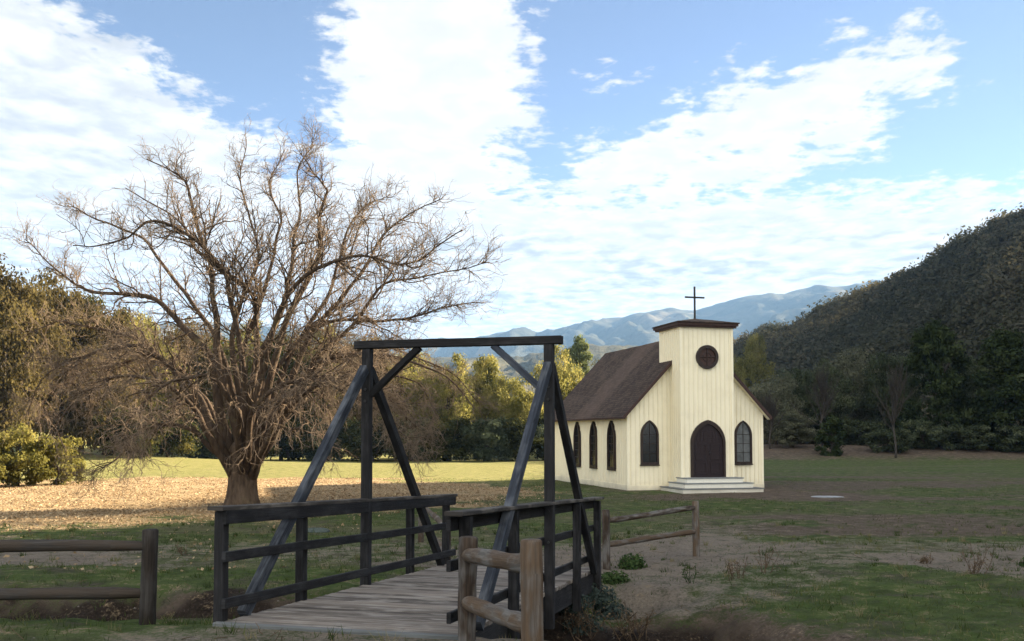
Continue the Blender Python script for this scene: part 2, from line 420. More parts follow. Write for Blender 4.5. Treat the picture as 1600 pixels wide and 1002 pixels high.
# ---------------------------------------------------------------- ground sheet with the creek
CRK = np.array([(-90, 18), (-40, 14.0), (-12, 12.7), (-5, 12.45), (-1, 12.3), (.9, 12.5), (1.9, 11.9), (2.5, 10.4), (2.7, 8), (2.7, 5), (2.5, -3), (2, -40)], float)
def creek(x, y):
    """signed distance to the creek line (positive on the camera's side) """
    best = np.full(np.shape(x), 1e9); sg = np.zeros(np.shape(x))
    for (a, c) in zip(CRK[:-1], CRK[1:]):
        dd = c - a; L2 = dd @ dd
        t = np.clip(((x - a[0]) * dd[0] + (y - a[1]) * dd[1]) / L2, 0, 1)
        qx = x - a[0] - t * dd[0]; qy = y - a[1] - t * dd[1]; r = np.hypot(qx, qy)
        s = np.sign(dd[1] * qx - dd[0] * qy)          # right of the travel direction = camera side
        m = r < best; best = np.where(m, r, best); sg = np.where(m, s, sg)
    return best, sg
def height(x, y):
    x = np.asarray(x, float); y = np.asarray(y, float)
    r, sg = creek(x, y); near = sg > 0
    r = r + (fbm(x * .8, y * .8, 3) - .5) * .9
    left = sstep(1.5, -3, x)
    far_w = 1.55 + .0 * left                                   # the left far bank is a long slope, the right one steep
    base_far = .02 + .10 * sstep(22, 14, y) * sstep(2, 8, x) + .17 * sstep(22, 14, y) * left
    bank = np.where(near, sstep(.35, 1.5, r) , sstep(.35, far_w, r))
    top = np.where(near, .60 - .42 * sstep(.5, 1.5, x) * sstep(5.5, 7.5, y) - .26 * sstep(8.7, 11.0, y) * sstep(-2.2, -3.2, x), base_far)
    h = -.62 + (top + .62) * bank
    h = h + (fbm(x * .35, y * .35, 3) - .5) * .10 * sstep(3, 12, np.hypot(x, y)) * bank
    h = h + (fbm(x * 2.1, y * 2.1, 3) - .5) * .07 * (1 - sstep(25, 40, y)) * np.where(near & (r > 2), .35, 1)
    h = h + (fbm(x * 6.3, y * 6.3, 3) - .5) * .07 * sstep(24, 14, y) * np.where(near & (r > 1.9) & (x < 0) & (x > -3.4), .25, 1)
    h = h + 1.3 * sstep(88, 101, y) * sstep(10, 24, x) + .9 * np.exp(-(((x + 34) / 14) ** 2 + ((y - 72) / 12) ** 2))
    h = h + 2.5 * sstep(95, 160, y) * sstep(10, -30, x) + 1.2 * sstep(-30, -60, x) * sstep(30, 70, y)
    lx_ = (x + 2.748) * .965 - (y - 9.2) * .262; ly_ = (x + 2.748) * .262 + (y - 9.2) * .965      # the ground is dug away under the bridge
    und = sstep(-.6, -.1, lx_) * sstep(4.3, 2.9, lx_ + (fbm(x * 1.5, y * 1.5, 3) - .5) * 1.2) * sstep(.05, .5, ly_) * sstep(7.2, 6.6, ly_)
    low = np.where(lx_ > 2.35, -.06, .12) - .043 * ly_ + (fbm(x * 2, y * 2, 3) - .5) * .2
    h = h + np.minimum(0, low - h) * und
    flat = np.exp(-((x + 1.6) ** 2 / 6 + (y - 7.4) ** 2 / 5))       # trodden approach to the bridge
    return np.where(near & (r > 1.9) & (ly_ < 0.02), h * (1 - flat) + .59 * flat, h)
def hz(x, y): return float(height(np.array([x]), np.array([y]))[0])
def axis(lo, hi, step, end0, end1, g=1.13):
    a = list(np.arange(lo, hi + 1e-6, step)); s = step
    while a[-1] < end1: s = min(s * g, 900); a.append(a[-1] + s)
    s = step
    while a[0] > end0: s = min(s * g, 900); a.insert(0, a[0] - s)
    return np.array(a)
gx = axis(-9, 9, .09, -7000, 7000, 1.06); gy = axis(6, 22, .09, -900, 9000, 1.05)
GX, GY = np.meshgrid(gx, gy, indexing='ij'); GZ = height(GX, GY)
nxg, nyg = GX.shape
idx = np.arange(nxg * nyg).reshape(nxg, nyg)
quads = np.stack([idx[:-1, :-1], idx[1:, :-1], idx[1:, 1:], idx[:-1, 1:]], -1).reshape(-1, 4)

def zones(x, y):
    """what grows or lies where: leaf litter, bare dirt, dry pale ground (all as wide patches)"""
    n = fbm(x * .16, y * .16, 4); n2 = fbm(x * .5 + 40, y * .5, 4); n3 = fbm(x * .07 + 9, y * .33 + 5, 4)
    e = ((x + 14) / 14) ** 2 + ((y - 39.5) / 14) ** 2
    litter = sstep(1.25, .75, e + (n2 - .5) * 1.0) * sstep(24.5, 27, y + (n2 - .5) * 3 - sstep(-4, -12, x) * -3.0)
    lo_ = 16.6 - 2.6 * sstep(.5, 2.5, x) * sstep(7, 4, x)
    band = sstep(lo_ - .6, lo_ + .8, y + (n2 - .5) * 3.5) * sstep(23.5, 19.0, y + (n2 - .5) * 5)
    band = band * (.45 + .55 * sstep(.35, .6, n2 + (n - .5) * .6))
    path = np.exp(-(((x - .4) - (y - 16) * .55) / 1.5) ** 2) * sstep(14.5, 16, y) * sstep(30, 20, y)
    pale = np.clip(band * .9 + path * .8, 0, 1)
    appr = sstep(1.5, .8, np.hypot((x + 1.3) / 2.4, (y - 6.6) / 2.6) + (n2 - .5) * .5)
    right = sstep(2.5, 7, x + (y - 20) * .05) * sstep(21, 24, y) * sstep(75, 50, y)
    dirt = right * (.18 + .62 * sstep(.44, .66, n3 + (n2 - .5) * .6))
    yard = np.exp(-(((x - 10.5) / 6.5) ** 2 + ((y - 38) / 4.5) ** 2)); dirt = np.maximum(dirt, sstep(.35, .8, yard + (n2 - .5) * .6))
    far = sstep(86, 95, y + (n - .5) * 6) * sstep(6, 16, x)
    r, sg = creek(x, y)
    cut = sstep(1.9, 1.0, r + (n2 - .5) * 1.4)
    slope = sstep(-8, 1.5, x) * sg
    rbank = np.where((sg < 0) & (x > .5), sstep(2.9, 1.3, r + (n2 - .5) * 3.0), 0)
    rbank = np.maximum(rbank, np.where((sg > 0) & (x > .2), .30 + .5 * n2, 0))
    dirt = np.clip(np.maximum.reduce([dirt, far * .9, cut * .9, rbank]), 0, 1)
    pale = np.maximum(pale, appr * .75)
    moundd = np.exp(-(((x + 33) / 15) ** 2 + ((y - 66) / 13) ** 2))
    dryg = np.clip(moundd * 1.3 + sstep(-14, -30, x) * sstep(30, 50, y), 0, 1)
    dryg = np.maximum(dryg, .75 * sstep(43, 52, y + (n2 - .5) * 10) * sstep(6, -2, x - (y - 50) * .12))
    return litter, dirt, np.clip(pale * (1 - cut), 0, 1), dryg
lit_, dirt_, pale_, dry_ = zones(GX, GY)
cr_r, cr_s = creek(GX, GY)
damp_ = sstep(1.5, .9, cr_r + (fbm(GX * 1.3, GY * 1.3, 4) - .5) * 1.3)
gme = raw_mesh('ground', np.stack([GX, GY, GZ], -1).reshape(-1, 3), quads, None, smooth=True)
for nm, arr in (('litter', lit_), ('dirt', dirt_), ('pale', pale_), ('dryg', dry_), ('damp', damp_)):
    at = gme.attributes.new(nm, 'FLOAT', 'POINT'); at.data.foreach_set('value', arr.astype(np.float32).ravel())
m, nt, out = new_mat('meadow_ground'); b = NB(nt)
tc = b.n('ShaderNodeTexCoord').outputs['Object']
fine = b.noise(tc, 22, 5, .7); mid = b.noise(tc, 2.3, 6, .65); wide = b.noise(b.vscale(tc, (.10, .28, 1)), 1, 5, .6); sm = b.noise(tc, 70, 3, .6)
grass = b.ramp(mid, [(.30, (.030, .040, .014)), (.5, (.060, .092, .022)), (.70, (.105, .130, .040))])
grass = b.mix(b.mapr(wide, .45, .66, 0, .6), grass, (.115, .098, .062))
grass = b.mix(b.mapr(fine, .5, .75, 0, .45), grass, (.13, .115, .07))
bare = b.noise(tc, .9, 7, .72); clod = b.noise(tc, 7, 5, .7)
grass = b.mix(b.mapr(bare, .50, .66, 0, .75), grass, b.ramp(clod, [(.3, (.035, .028, .022)), (.6, (.10, .083, .066))]))
dirtc = b.ramp(b.math('ADD', b.math('MULTIPLY', fine, .6), b.math('MULTIPLY', mid, .4)), [(.3, (.034, .024, .018)), (.48, (.10, .076, .058)), (.7, (.19, .152, .118))])
palec = b.ramp(b.math('ADD', b.math('MULTIPLY', fine, .6), b.math('MULTIPLY', mid, .4)), [(.3, (.08, .066, .053)), (.5, (.18, .152, .122)), (.72, (.30, .26, .21))])
litc = b.ramp(b.math('ADD', b.math('MULTIPLY', fine, .7), b.math('MULTIPLY', sm, .3)), [(.32, (.15, .100, .054)), (.5, (.33, .240, .135)), (.7, (.50, .39, .245))])
dryc = b.ramp(b.math('ADD', b.math('MULTIPLY', fine, .5), b.math('MULTIPLY', mid, .5)), [(.32, (.095, .115, .030)), (.5, (.19, .185, .060)), (.7, (.32, .275, .13))])
def blend(c, attr, colr, soft=.35):
    a = b.math('ADD', b.attr(attr).outputs['Fac'], b.math('MULTIPLY', b.math('SUBTRACT', b.math('ADD', b.math('MULTIPLY', mid, .6), b.math('MULTIPLY', fine, .4)), .5), 3.6))
    return b.mix(b.mapr(a, .5 - soft, .5 + soft), c, colr)
spk = b.mapr(clod, .40, .28, 0, .7)
c = blend(grass, 'dryg', dryc); c = blend(c, 'dirt', dirtc, .3); c = blend(c, 'pale', palec); c = blend(c, 'damp', b.ramp(fine, [(.3, (.012, .009, .007)), (.55, (.034, .025, .019)), (.75, (.085, .066, .05))])); c = b.mix(spk, c, (.022, .018, .014)); c = blend(c, 'litter', litc)
hh = b.math('ADD', b.math('MULTIPLY', fine, .5), b.math('ADD', b.math('MULTIPLY', sm, .3), b.math('MULTIPLY', clod, 1.2)))
b.link(b.bsdf(c, .95, b.bump(hh, .9, .11), .1).outputs[0], out.inputs[0])
gme.materials.append(m)
ground = mobj('ground', gme); tag(ground, kind='structure')

# ---------------------------------------------------------------- near hill on the right (it throws the valley into shade)
foot = np.array([(2, 175, -2), (14, 128, -1), (24, 110, -.5), (30, 109, -.5), (37, 108, -.5), (43, 108, -.5), (50, 109, -.5), (56, 110, -.5), (62, 110, -.5), (84, 104, -.5), (102, 94, -.5), (108, 90, -.5), (111, 87, -.5), (113, 85, -.5), (116, 82, -.5), (120, 77, -.5), (126, 68, -.5), (140, 20, -.5), (150, -60, -.5), (155, -160, -1)], float)
crest = np.array([(28, 520, 4), (58, 420, 20), (77, 335, 34), (87.3, 305, 36.5), (92, 283, 38.3), (94.6, 258, 40.3), (97.4, 240, 41.3), (101.4, 222, 45.2), (105.5, 201, 48), (124, 176, 53), (146, 148, 57), (152.4, 136.1, 62.5), (155, 131.3, 66.3), (157, 128, 70), (160.4, 122.3, 72.4), (165, 113, 77), (174, 98, 84), (186, 60, 90), (198, -60, 84), (205, -170, 70)], float)
def resample(pts, n):
    t = np.linspace(0, len(pts) - 1, n); i = np.clip(t.astype(int), 0, len(pts) - 2); f = (t - i)[:, None]
    p0 = pts[np.clip(i - 1, 0, None)]; p1 = pts[i]; p2 = pts[i + 1]; p3 = pts[np.clip(i + 2, None, len(pts) - 1)]
    return .5 * (2 * p1 + (p2 - p0) * f + (2 * p0 - 5 * p1 + 4 * p2 - p3) * f * f + (3 * p1 - p0 - 3 * p2 + p3) * f ** 3)
NU, NV = 320, 120
fo = resample(foot, NU); cr = resample(crest, NU)
V_ = np.linspace(0, 1.6, NV)
A_ = fo[:, None, :2] + (cr - fo)[:, None, :2] * V_[None, :, None]
tv = np.clip(V_, 0, 1); prof = .16 * tv + .84 * tv ** 1.25
zz_ = fo[:, None, 2] + (cr - fo)[:, None, 2] * np.where(V_ <= 1, prof, 1 - .9 * (V_ - 1) / .6)[None, :]
gul = (fbm(A_[..., 0] * .028 + 3, A_[..., 1] * .028, 4) - .5) * 13 + (fbm(A_[..., 0] * .12, A_[..., 1] * .12, 3) - .5) * 3
zz_ = zz_ + gul * np.sin(np.clip(V_ / 1.0, 0, 1) * np.pi)[None, :] ** .8 + (fbm(A_[..., 0] * .2, A_[..., 1] * .2, 3) - .5) * 2 * sstep(.7, 1, V_)[None, :]
HV = np.concatenate([A_, zz_[..., None]], -1)
idx = np.arange(NU * NV).reshape(NU, NV)
hq = np.stack([idx[:-1, :-1], idx[:-1, 1:], idx[1:, 1:], idx[1:, :-1]], -1).reshape(-1, 4)
m, nt, out = new_mat('brushy_hillside'); b = NB(nt)
tc = b.n('ShaderNodeTexCoord').outputs['Object']
n = b.noise(tc, .35, 6, .7); n2 = b.noise(tc, .05, 4, .6)
c = b.ramp(n, [(.3, (.022, .022, .017)), (.55, (.046, .045, .034)), (.75, (.085, .075, .052))])
c = b.mix(b.mapr(n2, .60, .72, 0, .4), c, (.13, .09, .06))
b.link(b.bsdf(c, 1, b.bump(n, 1, 1.0), .05).outputs[0], out.inputs[0])
hill = mobj('hill', raw_mesh('hill', HV.reshape(-1, 3), hq, m, smooth=True)); tag(hill, kind='structure')

# brush covering that hill: one mass
nb = 7600
iu = rng.random(nb); iv = rng.random(nb) ** .85 * 1.06
ui = np.clip((iu * .70 * (NU - 1)).astype(int), 0, NU - 2); vi = np.clip((iv / 1.6 * (NV - 1)).astype(int), 0, NV - 2)
fu = rng.random(nb)[:, None]; fv = rng.random(nb)[:, None]
base = (HV[ui, vi] * (1 - fu) + HV[ui + 1, vi] * fu) * (1 - fv) + (HV[ui, vi + 1] * (1 - fu) + HV[ui + 1, vi + 1] * fu) * fv
patch = fbm(base[:, 0] * .04 + 5, base[:, 1] * .04, 3)
keep = patch > .30; base = base[keep]; patch = patch[keep]; nb = len(base)
rad = rng.uniform(1.2, 3.0, nb) * (1 + .5 * (rng.random(nb) > .93))
nl = 90
dirs = rng.normal(size=(nb, nl, 3)); dirs /= np.linalg.norm(dirs, axis=2, keepdims=True); dirs[..., 2] = np.abs(dirs[..., 2])
lob = 1 + .35 * np.sin(dirs[..., 0] * 4 + rng.random((nb, 1)) * 6) * np.cos(dirs[..., 1] * 5 + rng.random((nb, 1)) * 6)
C_ = base[:, None, :] + dirs * (rad[:, None] * lob * rng.uniform(.6, 1.05, (nb, nl)))[..., None] * np.array([1, 1, .95])
N_ = dirs + rng.normal(size=dirs.shape) * .5
v, q = leaf_quads(C_.reshape(-1, 3), N_.reshape(-1, 3), np.repeat(.16 + rad * .085, nl) * rng.uniform(.7, 1.3, nb * nl))
tn = np.clip(np.repeat(rng.normal(.42, .13, nb) + (patch - .5) * 1.1, nl) + rng.normal(0, .07, nb * nl), 0, .86)
brush = mobj('hillside_brush', raw_mesh('hillside_brush', v, q, M['chap'], tn)); tag(brush, 'dense dark chaparral brush covering the shaded hillside', kind='stuff')

# ---------------------------------------------------------------- far ranges
def hillmat(name, a, c2, pale):
    m, nt, out = new_mat(name); b = NB(nt)
    tc = b.n('ShaderNodeTexCoord').outputs['Object']
    n = b.noise(tc, .012, 8, .7); n2 = b.noise(tc, .004, 5, .6)
    c = b.ramp(n, [(.35, a), (.6, c2)]); c = b.mix(b.mapr(n2, .52, .66, 0, .75), c, pale)
    b.link(b.bsdf(c, 1, b.bump(n, 1, 12), .05).outputs[0], out.inputs[0]); return m
def range_(name, prof, yc, yf, yb, amp, mat, nu=420, nv=70, sc=1.0):
    pxs = np.array([p[0] for p in prof], float); pys = np.array([p[1] for p in prof], float)
    px = np.linspace(pxs[0], pxs[-1], nu); py = np.interp(px, pxs, pys)
    py = py + (fbm(px * .03, px * 0 + 4.2, 4) - .5) * 9
    zc_ = ZC + (HZ - py) / F * yc; xc = (px - 800) / F * yc
    v = np.linspace(0, 1.5, nv); tv = np.clip(v, 0, 1)
    Yv = np.where(v <= 1, yf + (yc - yf) * v, yc + (yb - yc) * (v - 1) / .5)
    Xg = xc[:, None] * (1 - .05 * (1 - tv))[None, :]; Yg = np.broadcast_to(Yv[None, :], Xg.shape) + (fbm(xc * .0012 * sc, xc * 0 + 2, 3) - .5)[:, None] * (yc - yf) * .25
    pf = np.where(v <= 1, tv ** .95, 1 - .8 * (v - 1) / .5)
    rid = 1 - np.abs(2 * fbm(Xg * .0045 * sc, Yg * .0016 * sc + 7, 5) - 1)
    rid2 = 1 - np.abs(2 * fbm(Xg * .014 * sc + 5, Yg * .006 * sc, 4) - 1)
    Z = zc_[:, None] * pf[None, :] + ((rid - .72) * amp + (rid2 - .7) * amp * .35) * (np.sin(tv * np.pi) ** .7)[None, :]
    Z = np.where(pf[None, :] <= 0.001, -3, Z)
    vv = np.stack([Xg, Yg, Z], -1).reshape(-1, 3); idx = np.arange(nu * nv).reshape(nu, nv)
    q = np.stack([idx[:-1, :-1], idx[1:, :-1], idx[1:, 1:], idx[:-1, 1:]], -1).reshape(-1, 4)
    o = mobj(name, raw_mesh(name, vv, q, mat, smooth=True)); tag(o, kind='structure'); return o
range_('mountains', [(-500, 470), (-200, 500), (100, 525), (350, 508), (520, 520), (640, 535), (760, 524), (800, 512), (820, 511), (840, 518), (900, 507), (960, 499), (1010, 492), (1045, 486), (1080, 490), (1130, 478), (1165, 466), (1185, 465), (1210, 468), (1262, 453), (1290, 455), (1345, 446), (1420, 450), (1600, 460), (2200, 470)],
       2900, 1500, 3600, 150, hillmat('mountain_scrub', (.018, .023, .016), (.05, .05, .032), (.13, .11, .075)))
range_('hills', [(-500, 540), (0, 560), (300, 548), (600, 556), (740, 552), (800, 560), (850, 553), (905, 541), (950, 540), (1010, 548), (1060, 560), (1150, 565), (1300, 590)],
       1150, 520, 1500, 55, hillmat('hill_scrub', (.025, .028, .016), (.07, .064, .038), (.15, .12, .07)), 300, 50, 2.2)

# ---------------------------------------------------------------- valley air
me = bpy.data.meshes.new('haze')
x0, x1, y0, y1, z0, z1 = -7500, 7500, -1000, 9500, -6, 520
vv = [(x, y, z) for x in (x0, x1) for y in (y0, y1) for z in (z0, z1)]
me.from_pydata(vv, [], [(0, 1, 3, 2), (4, 6, 7, 5), (0, 4, 5, 1), (2, 3, 7, 6), (0, 2, 6, 4), (1, 5, 7, 3)])
m, nt, out = new_mat('valley_haze'); b = NB(nt)
vol = b.n('ShaderNodeVolumePrincipled'); vol.inputs['Color'].default_value = (.30, .56, 1, 1); vol.inputs['Density'].default_value = .00011
vol.inputs['Anisotropy'].default_value = 0
b.link(vol.outputs[0], out.inputs['Volume']); me.materials.append(m)
hz_o = mobj('haze', me); tag(hz_o, 'pale blue valley haze over the far hills', kind='stuff')
# ---------------------------------------------------------------- timber footbridge
NL = Vector((-2.748, 9.2, .62)) + Vector((.965, -.262, 0)) * .075
br = empty('footbridge', NL, math.atan2(-.262, .965), 'dark weathered timber footbridge with railings and a braced overhead portal frame', 'footbridge')
SL = -.043; WB, LB = 2.26, 6.6
dk = MB(); y = .02
while y < LB:
    wv = random.uniform(.125, .14); zt = SL * (y + wv / 2) - .022 + random.uniform(-.003, .003)
    dk.bar((-.03 + random.uniform(-.015, .015), y + wv / 2, zt), (WB + .03 + random.uniform(-.015, .015), y + wv / 2, zt), wv, .045, jit=.002, bev=.008)
    y += wv + random.uniform(.010, .022)
dk.build('deck', M['deck'], br)
k = MB(); k.bar((-.06, -.045, -.035), (WB + .06, -.045, -.035), .08, .08); k.build('threshold', M['kerb'], br)
for x in (.06, WB - .04, WB / 2):
    g_ = MB(); g_.bar((x, .0, -.19), (x, LB, -.19 + SL * LB), .12, .28); g_.build('girder', M['bridge'], br)
def zdeck(y): return SL * y
for side, x in ((-1, -.075), (1, WB + .075)):
    inner = x - side * (.06 + .021)
    for i, y in enumerate((.07, 1.68, 3.32, 4.97, 6.52)):
        if i == 2: continue
        p = MB(); p.bar((x, y, zdeck(y) - .42), (x, y, zdeck(y) + 1.02), .10, .10, up=(0, 1, 0), jit=.003); p.build('railing_post', M['bridge'], br)
    e0 = -.02 if side < 0 else -.16
    for zz, hgt, nm in ((.965, .13, 'rail'), (.60, .095, 'rail'), (.165, .095, 'rail')):
        r = MB(); r.bar((inner, e0, zdeck(e0) + zz), (inner + random.uniform(-.004, .004), LB + .12, zdeck(LB) + zz + random.uniform(-.01, .01)), .04, hgt, jit=.003); r.build(nm, M['bridge'], br)
    c = MB(); c.bar((x - side * .02, e0 - .06, zdeck(e0) + 1.052), (x - side * .02, LB + .2, zdeck(LB) + 1.052), .165, .040, jit=.003); c.build('cap_rail', M['cap'], br)
    yp = 3.32; x0_ = x; x = x + (.045 if side < 0 else 0)
    p = MB(); p.bar((x, yp, zdeck(yp) - .42), (x, yp, 2.82), .112, .112, up=(0, 1, 0), jit=.003); p.build('portal_post', M['bridge'] if side < 0 else M['bridge'], br)
    s = MB(); s.bar((x + side * .005, yp - .09, 2.56), (x + side * .005, .40, .0), .09, .125, jit=.005); s.build('diagonal_brace', M['brace'], br)
    s = MB(); s.bar((x + side * .005, yp + .09, 2.56), (x + side * .005, 6.2, zdeck(6.2) + .0), .09, .125, jit=.005); s.build('diagonal_brace', M['bridge'], br)
    s = MB(); s.bar((x - side * .05, yp, 2.24), (x - side * .70, yp, 2.825), .075, .10, up=(0, 1, 0), jit=.003); s.build('knee_brace', M['bridge'] if side < 0 else M['brace'], br)
    for zb in (2.45, 2.30, .97, .60):
        bt = MB(); bt.tube([(x - .0, yp - .062, zdeck(yp) + zb), (x, yp - .078, zdeck(yp) + zb)], .016, 8); bt.build('bolt', M['iron'], br)
cb = MB(); cb.bar((-.075 - .11, 3.32, 2.872), (WB + .075 + .16, 3.32, 2.872),   .14, .098, jit=.004); cb.build('crossbeam', M['bridge'], br)

# ---------------------------------------------------------------- split-rail fences
def fence(pts, tops, railz, label, mat, pr=.075, rr=.055, ext=0.0):
    """posts at pts (x, y), tops = post top z, rails join neighbouring posts"""
    o0 = Vector((pts[0][0], pts[0][1], hz(*pts[0])))
    fe = empty('split_rail_fence', o0, 0, label, 'fence', 'split-rail fences flanking the bridge')
    L = lambda v: tuple(Vector(v) - o0)
    for (x, y), zt in zip(pts, tops):
        z0 = hz(x, y); n = 6; p = MB(); lx, ly = random.uniform(-.02, .02), random.uniform(-.02, .02)
        q = [(x + lx * i / n, y + ly * i / n, z0 - .25 + (zt - z0 + .25) * i / n) for i in range(n + 1)]
        q.append((q[-1][0], q[-1][1], zt + .012))
        p.tube([L(v) for v in q], [pr * random.uniform(.95, 1.06) for _ in range(n + 1)] + [pr * .8], 16, .025); p.build('post', mat, fe, True)
    for i in range(len(pts) - 1):
        for rz in railz:
            za, zb = (rz[i], rz[i + 1])
            a = Vector((*pts[i], za)); c = Vector((*pts[i + 1], zb)); d_ = (c - a).normalized(); a = a - d_ * .05; c = c + d_ * .05
            n = 9; sag = random.uniform(-.02, .02); wob = random.uniform(-.02, .02)
            q = [a.lerp(c, j / n) + Vector((0, 0, sag * math.sin(math.pi * j / n) + wob * math.sin(5 * j / n))) for j in range(n + 1)]
            r_ = [rr * (.72 if j in (0, n) else random.uniform(.93, 1.08)) for j in range(n + 1)]
            p = MB(); p.tube([L(v) for v in q], r_, 14, .045); p.build('rail', mat, fe, True)
    return fe
fence([(-3.76, 10.2), (-7.4, 10.1), (-10.6, 10.0)], [1.365, 1.38, 1.37], [(1.205, 1.21, 1.2), (.725, .72, .73)], 'dark round-post fence in front of the creek, left of the bridge entrance', M['logdark'], .080, .060)
fence([(-.385, 8.35), (.145, 6.75)], [1.48, 1.625], [(1.335, 1.485), (.945, 1.06)], 'short log fence with two thick posts and rails beside the bridge entrance', M['log'], .078, .066)
fence([(1.66, 17.3), (3.55, 19.0)], [1.03, 1.07], [(.85, .94), (.42, .49)], 'rough log fence section between bridge end and bare dirt, facing the chapel', M['log'], .07, .05)
fence([(-1.08, 16.3), (-1.98, 21.4)], [1.0, .98], [(.80, .84), (.42, .44)], 'brown log fence past the far bridge end, half hidden by the railing', M['log'], .065, .05)

# ---------------------------------------------------------------- chapel
W_, D_, E_ = 6.3, 10.85, 3.30
RIDGE, XM = 6.72, 3.15
TX0, TX1, TY0, TY1, TZ = 1.94, 4.32, -1.12, 1.08, 6.87
ch = empty('chapel', (4.86, 41.3, 0), math.atan2(.253, .967), 'small cream board-and-batten chapel with brown shingle roof and square bell tower', 'chapel')
Zs = (RIDGE - E_) / XM
def box(mb, x0, x1, y0, y1, z0, z1, t=None):
    t = random.uniform(.3, 1) if t is None else t
    p = [(x0, y0, z0), (x1, y0, z0), (x1, y1, z0), (x0, y1, z0), (x0, y0, z1), (x1, y0, z1), (x1, y1, z1), (x0, y1, z1)]
    for f, (a, c) in (((0, 1, 5, 4), (0, 2)), ((1, 2, 6, 5), (1, 2)), ((2, 3, 7, 6), (0, 2)), ((3, 0, 4, 7), (1, 2)), ((4, 5, 6, 7), (0, 1)), ((3, 2, 1, 0), (0, 1))):
        mb.face([p[i] for i in f], [(p[i][a], p[i][c]) for i in f], t)
wl = MB()
gable = [(0, -.3), (W_, -.3), (W_, E_), (XM, RIDGE - .06), (0, E_)]
wl.prism(gable, lambda x, z, d: (x, d, z), 0, D_)
x = .16
while x < W_:
    top = E_ + Zs * (x if x < XM else W_ - x) - .05
    if not (TX0 - .03 < x < TX1 + .03): box(wl, x - .022, x + .022, -.026, 0, .24, top, 0)
    x += .205
y = .2
while y < D_: box(wl, -.02, 0, y - .018, y + .018, .24, E_, 0); box(wl, W_, W_ + .010, y - .018, y + .018, .24, E_, 0); y += .205
for x in (-.024, W_ - .09): box(wl, x, x + .114, -.034, .09, .2, E_ - .02)
wl.build('wall', M['cream'], ch)
sk = MB()
box(sk, -.03, TX0, -.045, 0, -.3, .24); box(sk, TX1, W_ + .03, -.045, 0, -.3, .24); box(sk, -.034, -.002, 0, D_, -.3, .26); box(sk, W_ + .002, W_ + .034, 0, D_, -.3, .24)
sk.build('skirting_board', M['cream'], ch)
tw = MB(); box(tw, TX0, TX1, TY0, TY1, -.3, TZ)
x = TX0 + .17
while x < TX1 - .05: box(tw, x - .02, x + .02, TY0 - .026, TY0, .2, TZ - .02, 0); x += .205
y = TY0 + .17
while y < TY1 - .05:
    box(tw, TX0 - .02, TX0, y - .018, y + .018, .2, TZ - .02, 0); box(tw, TX1, TX1 + .012, y - .018, y + .018, .2, TZ - .02, 0); y += .205
for x in (TX0 - .024, TX1 - .08): box(tw, x, x + .104, TY0 - .034, TY0 + .08, .2, TZ - .02)
tower = tw.build('tower', M['cream'], ch)
# roof
def slab(mb, a, c, y0, y1, th, u0):
    """sloping slab between eave a=(x,z) and ridge c=(x,z)"""
    L = math.dist(a, c); nx, nz = (-(c[1] - a[1]) / L, (c[0] - a[0]) / L)
    if nz < 0: nx, nz = -nx, -nz
    pt = lambda q, y, s: (q[0] + nx * s, y, q[1] + nz * s)
    ny = 22
    for i in range(ny):
        ya, yb = y0 + (y1 - y0) * i / ny, y0 + (y1 - y0) * (i + 1) / ny
        dip = lambda yy: -.02 * math.sin((yy - y0) / (y1 - y0) * math.pi)
        mb.face([pt(a, ya, th + dip(ya)), pt(a, yb, th + dip(yb)), pt(c, yb, th + dip(yb)), pt(c, ya, th + dip(ya))], [(ya, 0), (yb, 0), (yb, L), (ya, L)], .5)
    mb.face([pt(a, y0, 0), pt(c, y0, 0), pt(c, y1, 0), pt(a, y1, 0)], [(0, 0)] * 4, .5)
    for y in (y0, y1): mb.face([pt(a, y, 0), pt(a, y, th), pt(c, y, th), pt(c, y, 0)], [(0, 0), (0, .1), (L, .1), (L, 0)], .5)
    mb.face([pt(a, y0, 0), pt(a, y1, 0), pt(a, y1, th), pt(a, y0, th)], [(0, 0), (10, 0), (10, .1), (0, .1)], .5)
OV = .27
ez = E_ + .03 - OV * Zs
for sx in (0, 1):
    rf = MB(); X_ = lambda x: x if sx == 0 else W_ - x
    slab(rf, (X_(-OV), ez), (X_(XM), RIDGE - .02), -.27, D_ + .25, .085, 0)
    roof = rf.build('roof', M['shingle'], ch)
    rk = MB()
    a = Vector((X_(-OV - .02), -.272, ez + .03)); c = Vector((X_(XM), -.272, RIDGE + .03))
    rk.bar(a - Vector((0, .02, 0)), c - Vector((0, .02, 0)), .035, .13, up=(0, 0, 1))
    rk.bar(Vector((X_(-OV - .03), -.27, ez + .035)), Vector((X_(-OV - .03), D_ + .25, ez + .035)), .035, .09)
    rk.build('fascia', M['redtrim'], roof)
    sf = MB(); sf.bar(Vector((X_(-OV + .03), -.12, ez - .005)), Vector((X_(XM), -.12, RIDGE - .05)), .22, .02, up=(0, 0, 1)); sf.build('soffit', M['cream'], roof)
tr = MB()
box(tr, TX0 - .14, TX1 + .14, TY0 - .14, TY1 + .14, TZ - .005, TZ + .07); box(tr, TX0 - .2, TX1 + .2, TY0 - .2, TY1 + .2, TZ + .07, TZ + .17)
tcap = tr.build('tower_cornice', M['redtrim'], ch)
hp = MB(); cx, cy = (TX0 + TX1) / 2, (TY0 + TY1) / 2
cs = [(TX0 - .24, TY0 - .24), (TX1 + .24, TY0 - .24), (TX1 + .24, TY1 + .24), (TX0 - .24, TY1 + .24)]
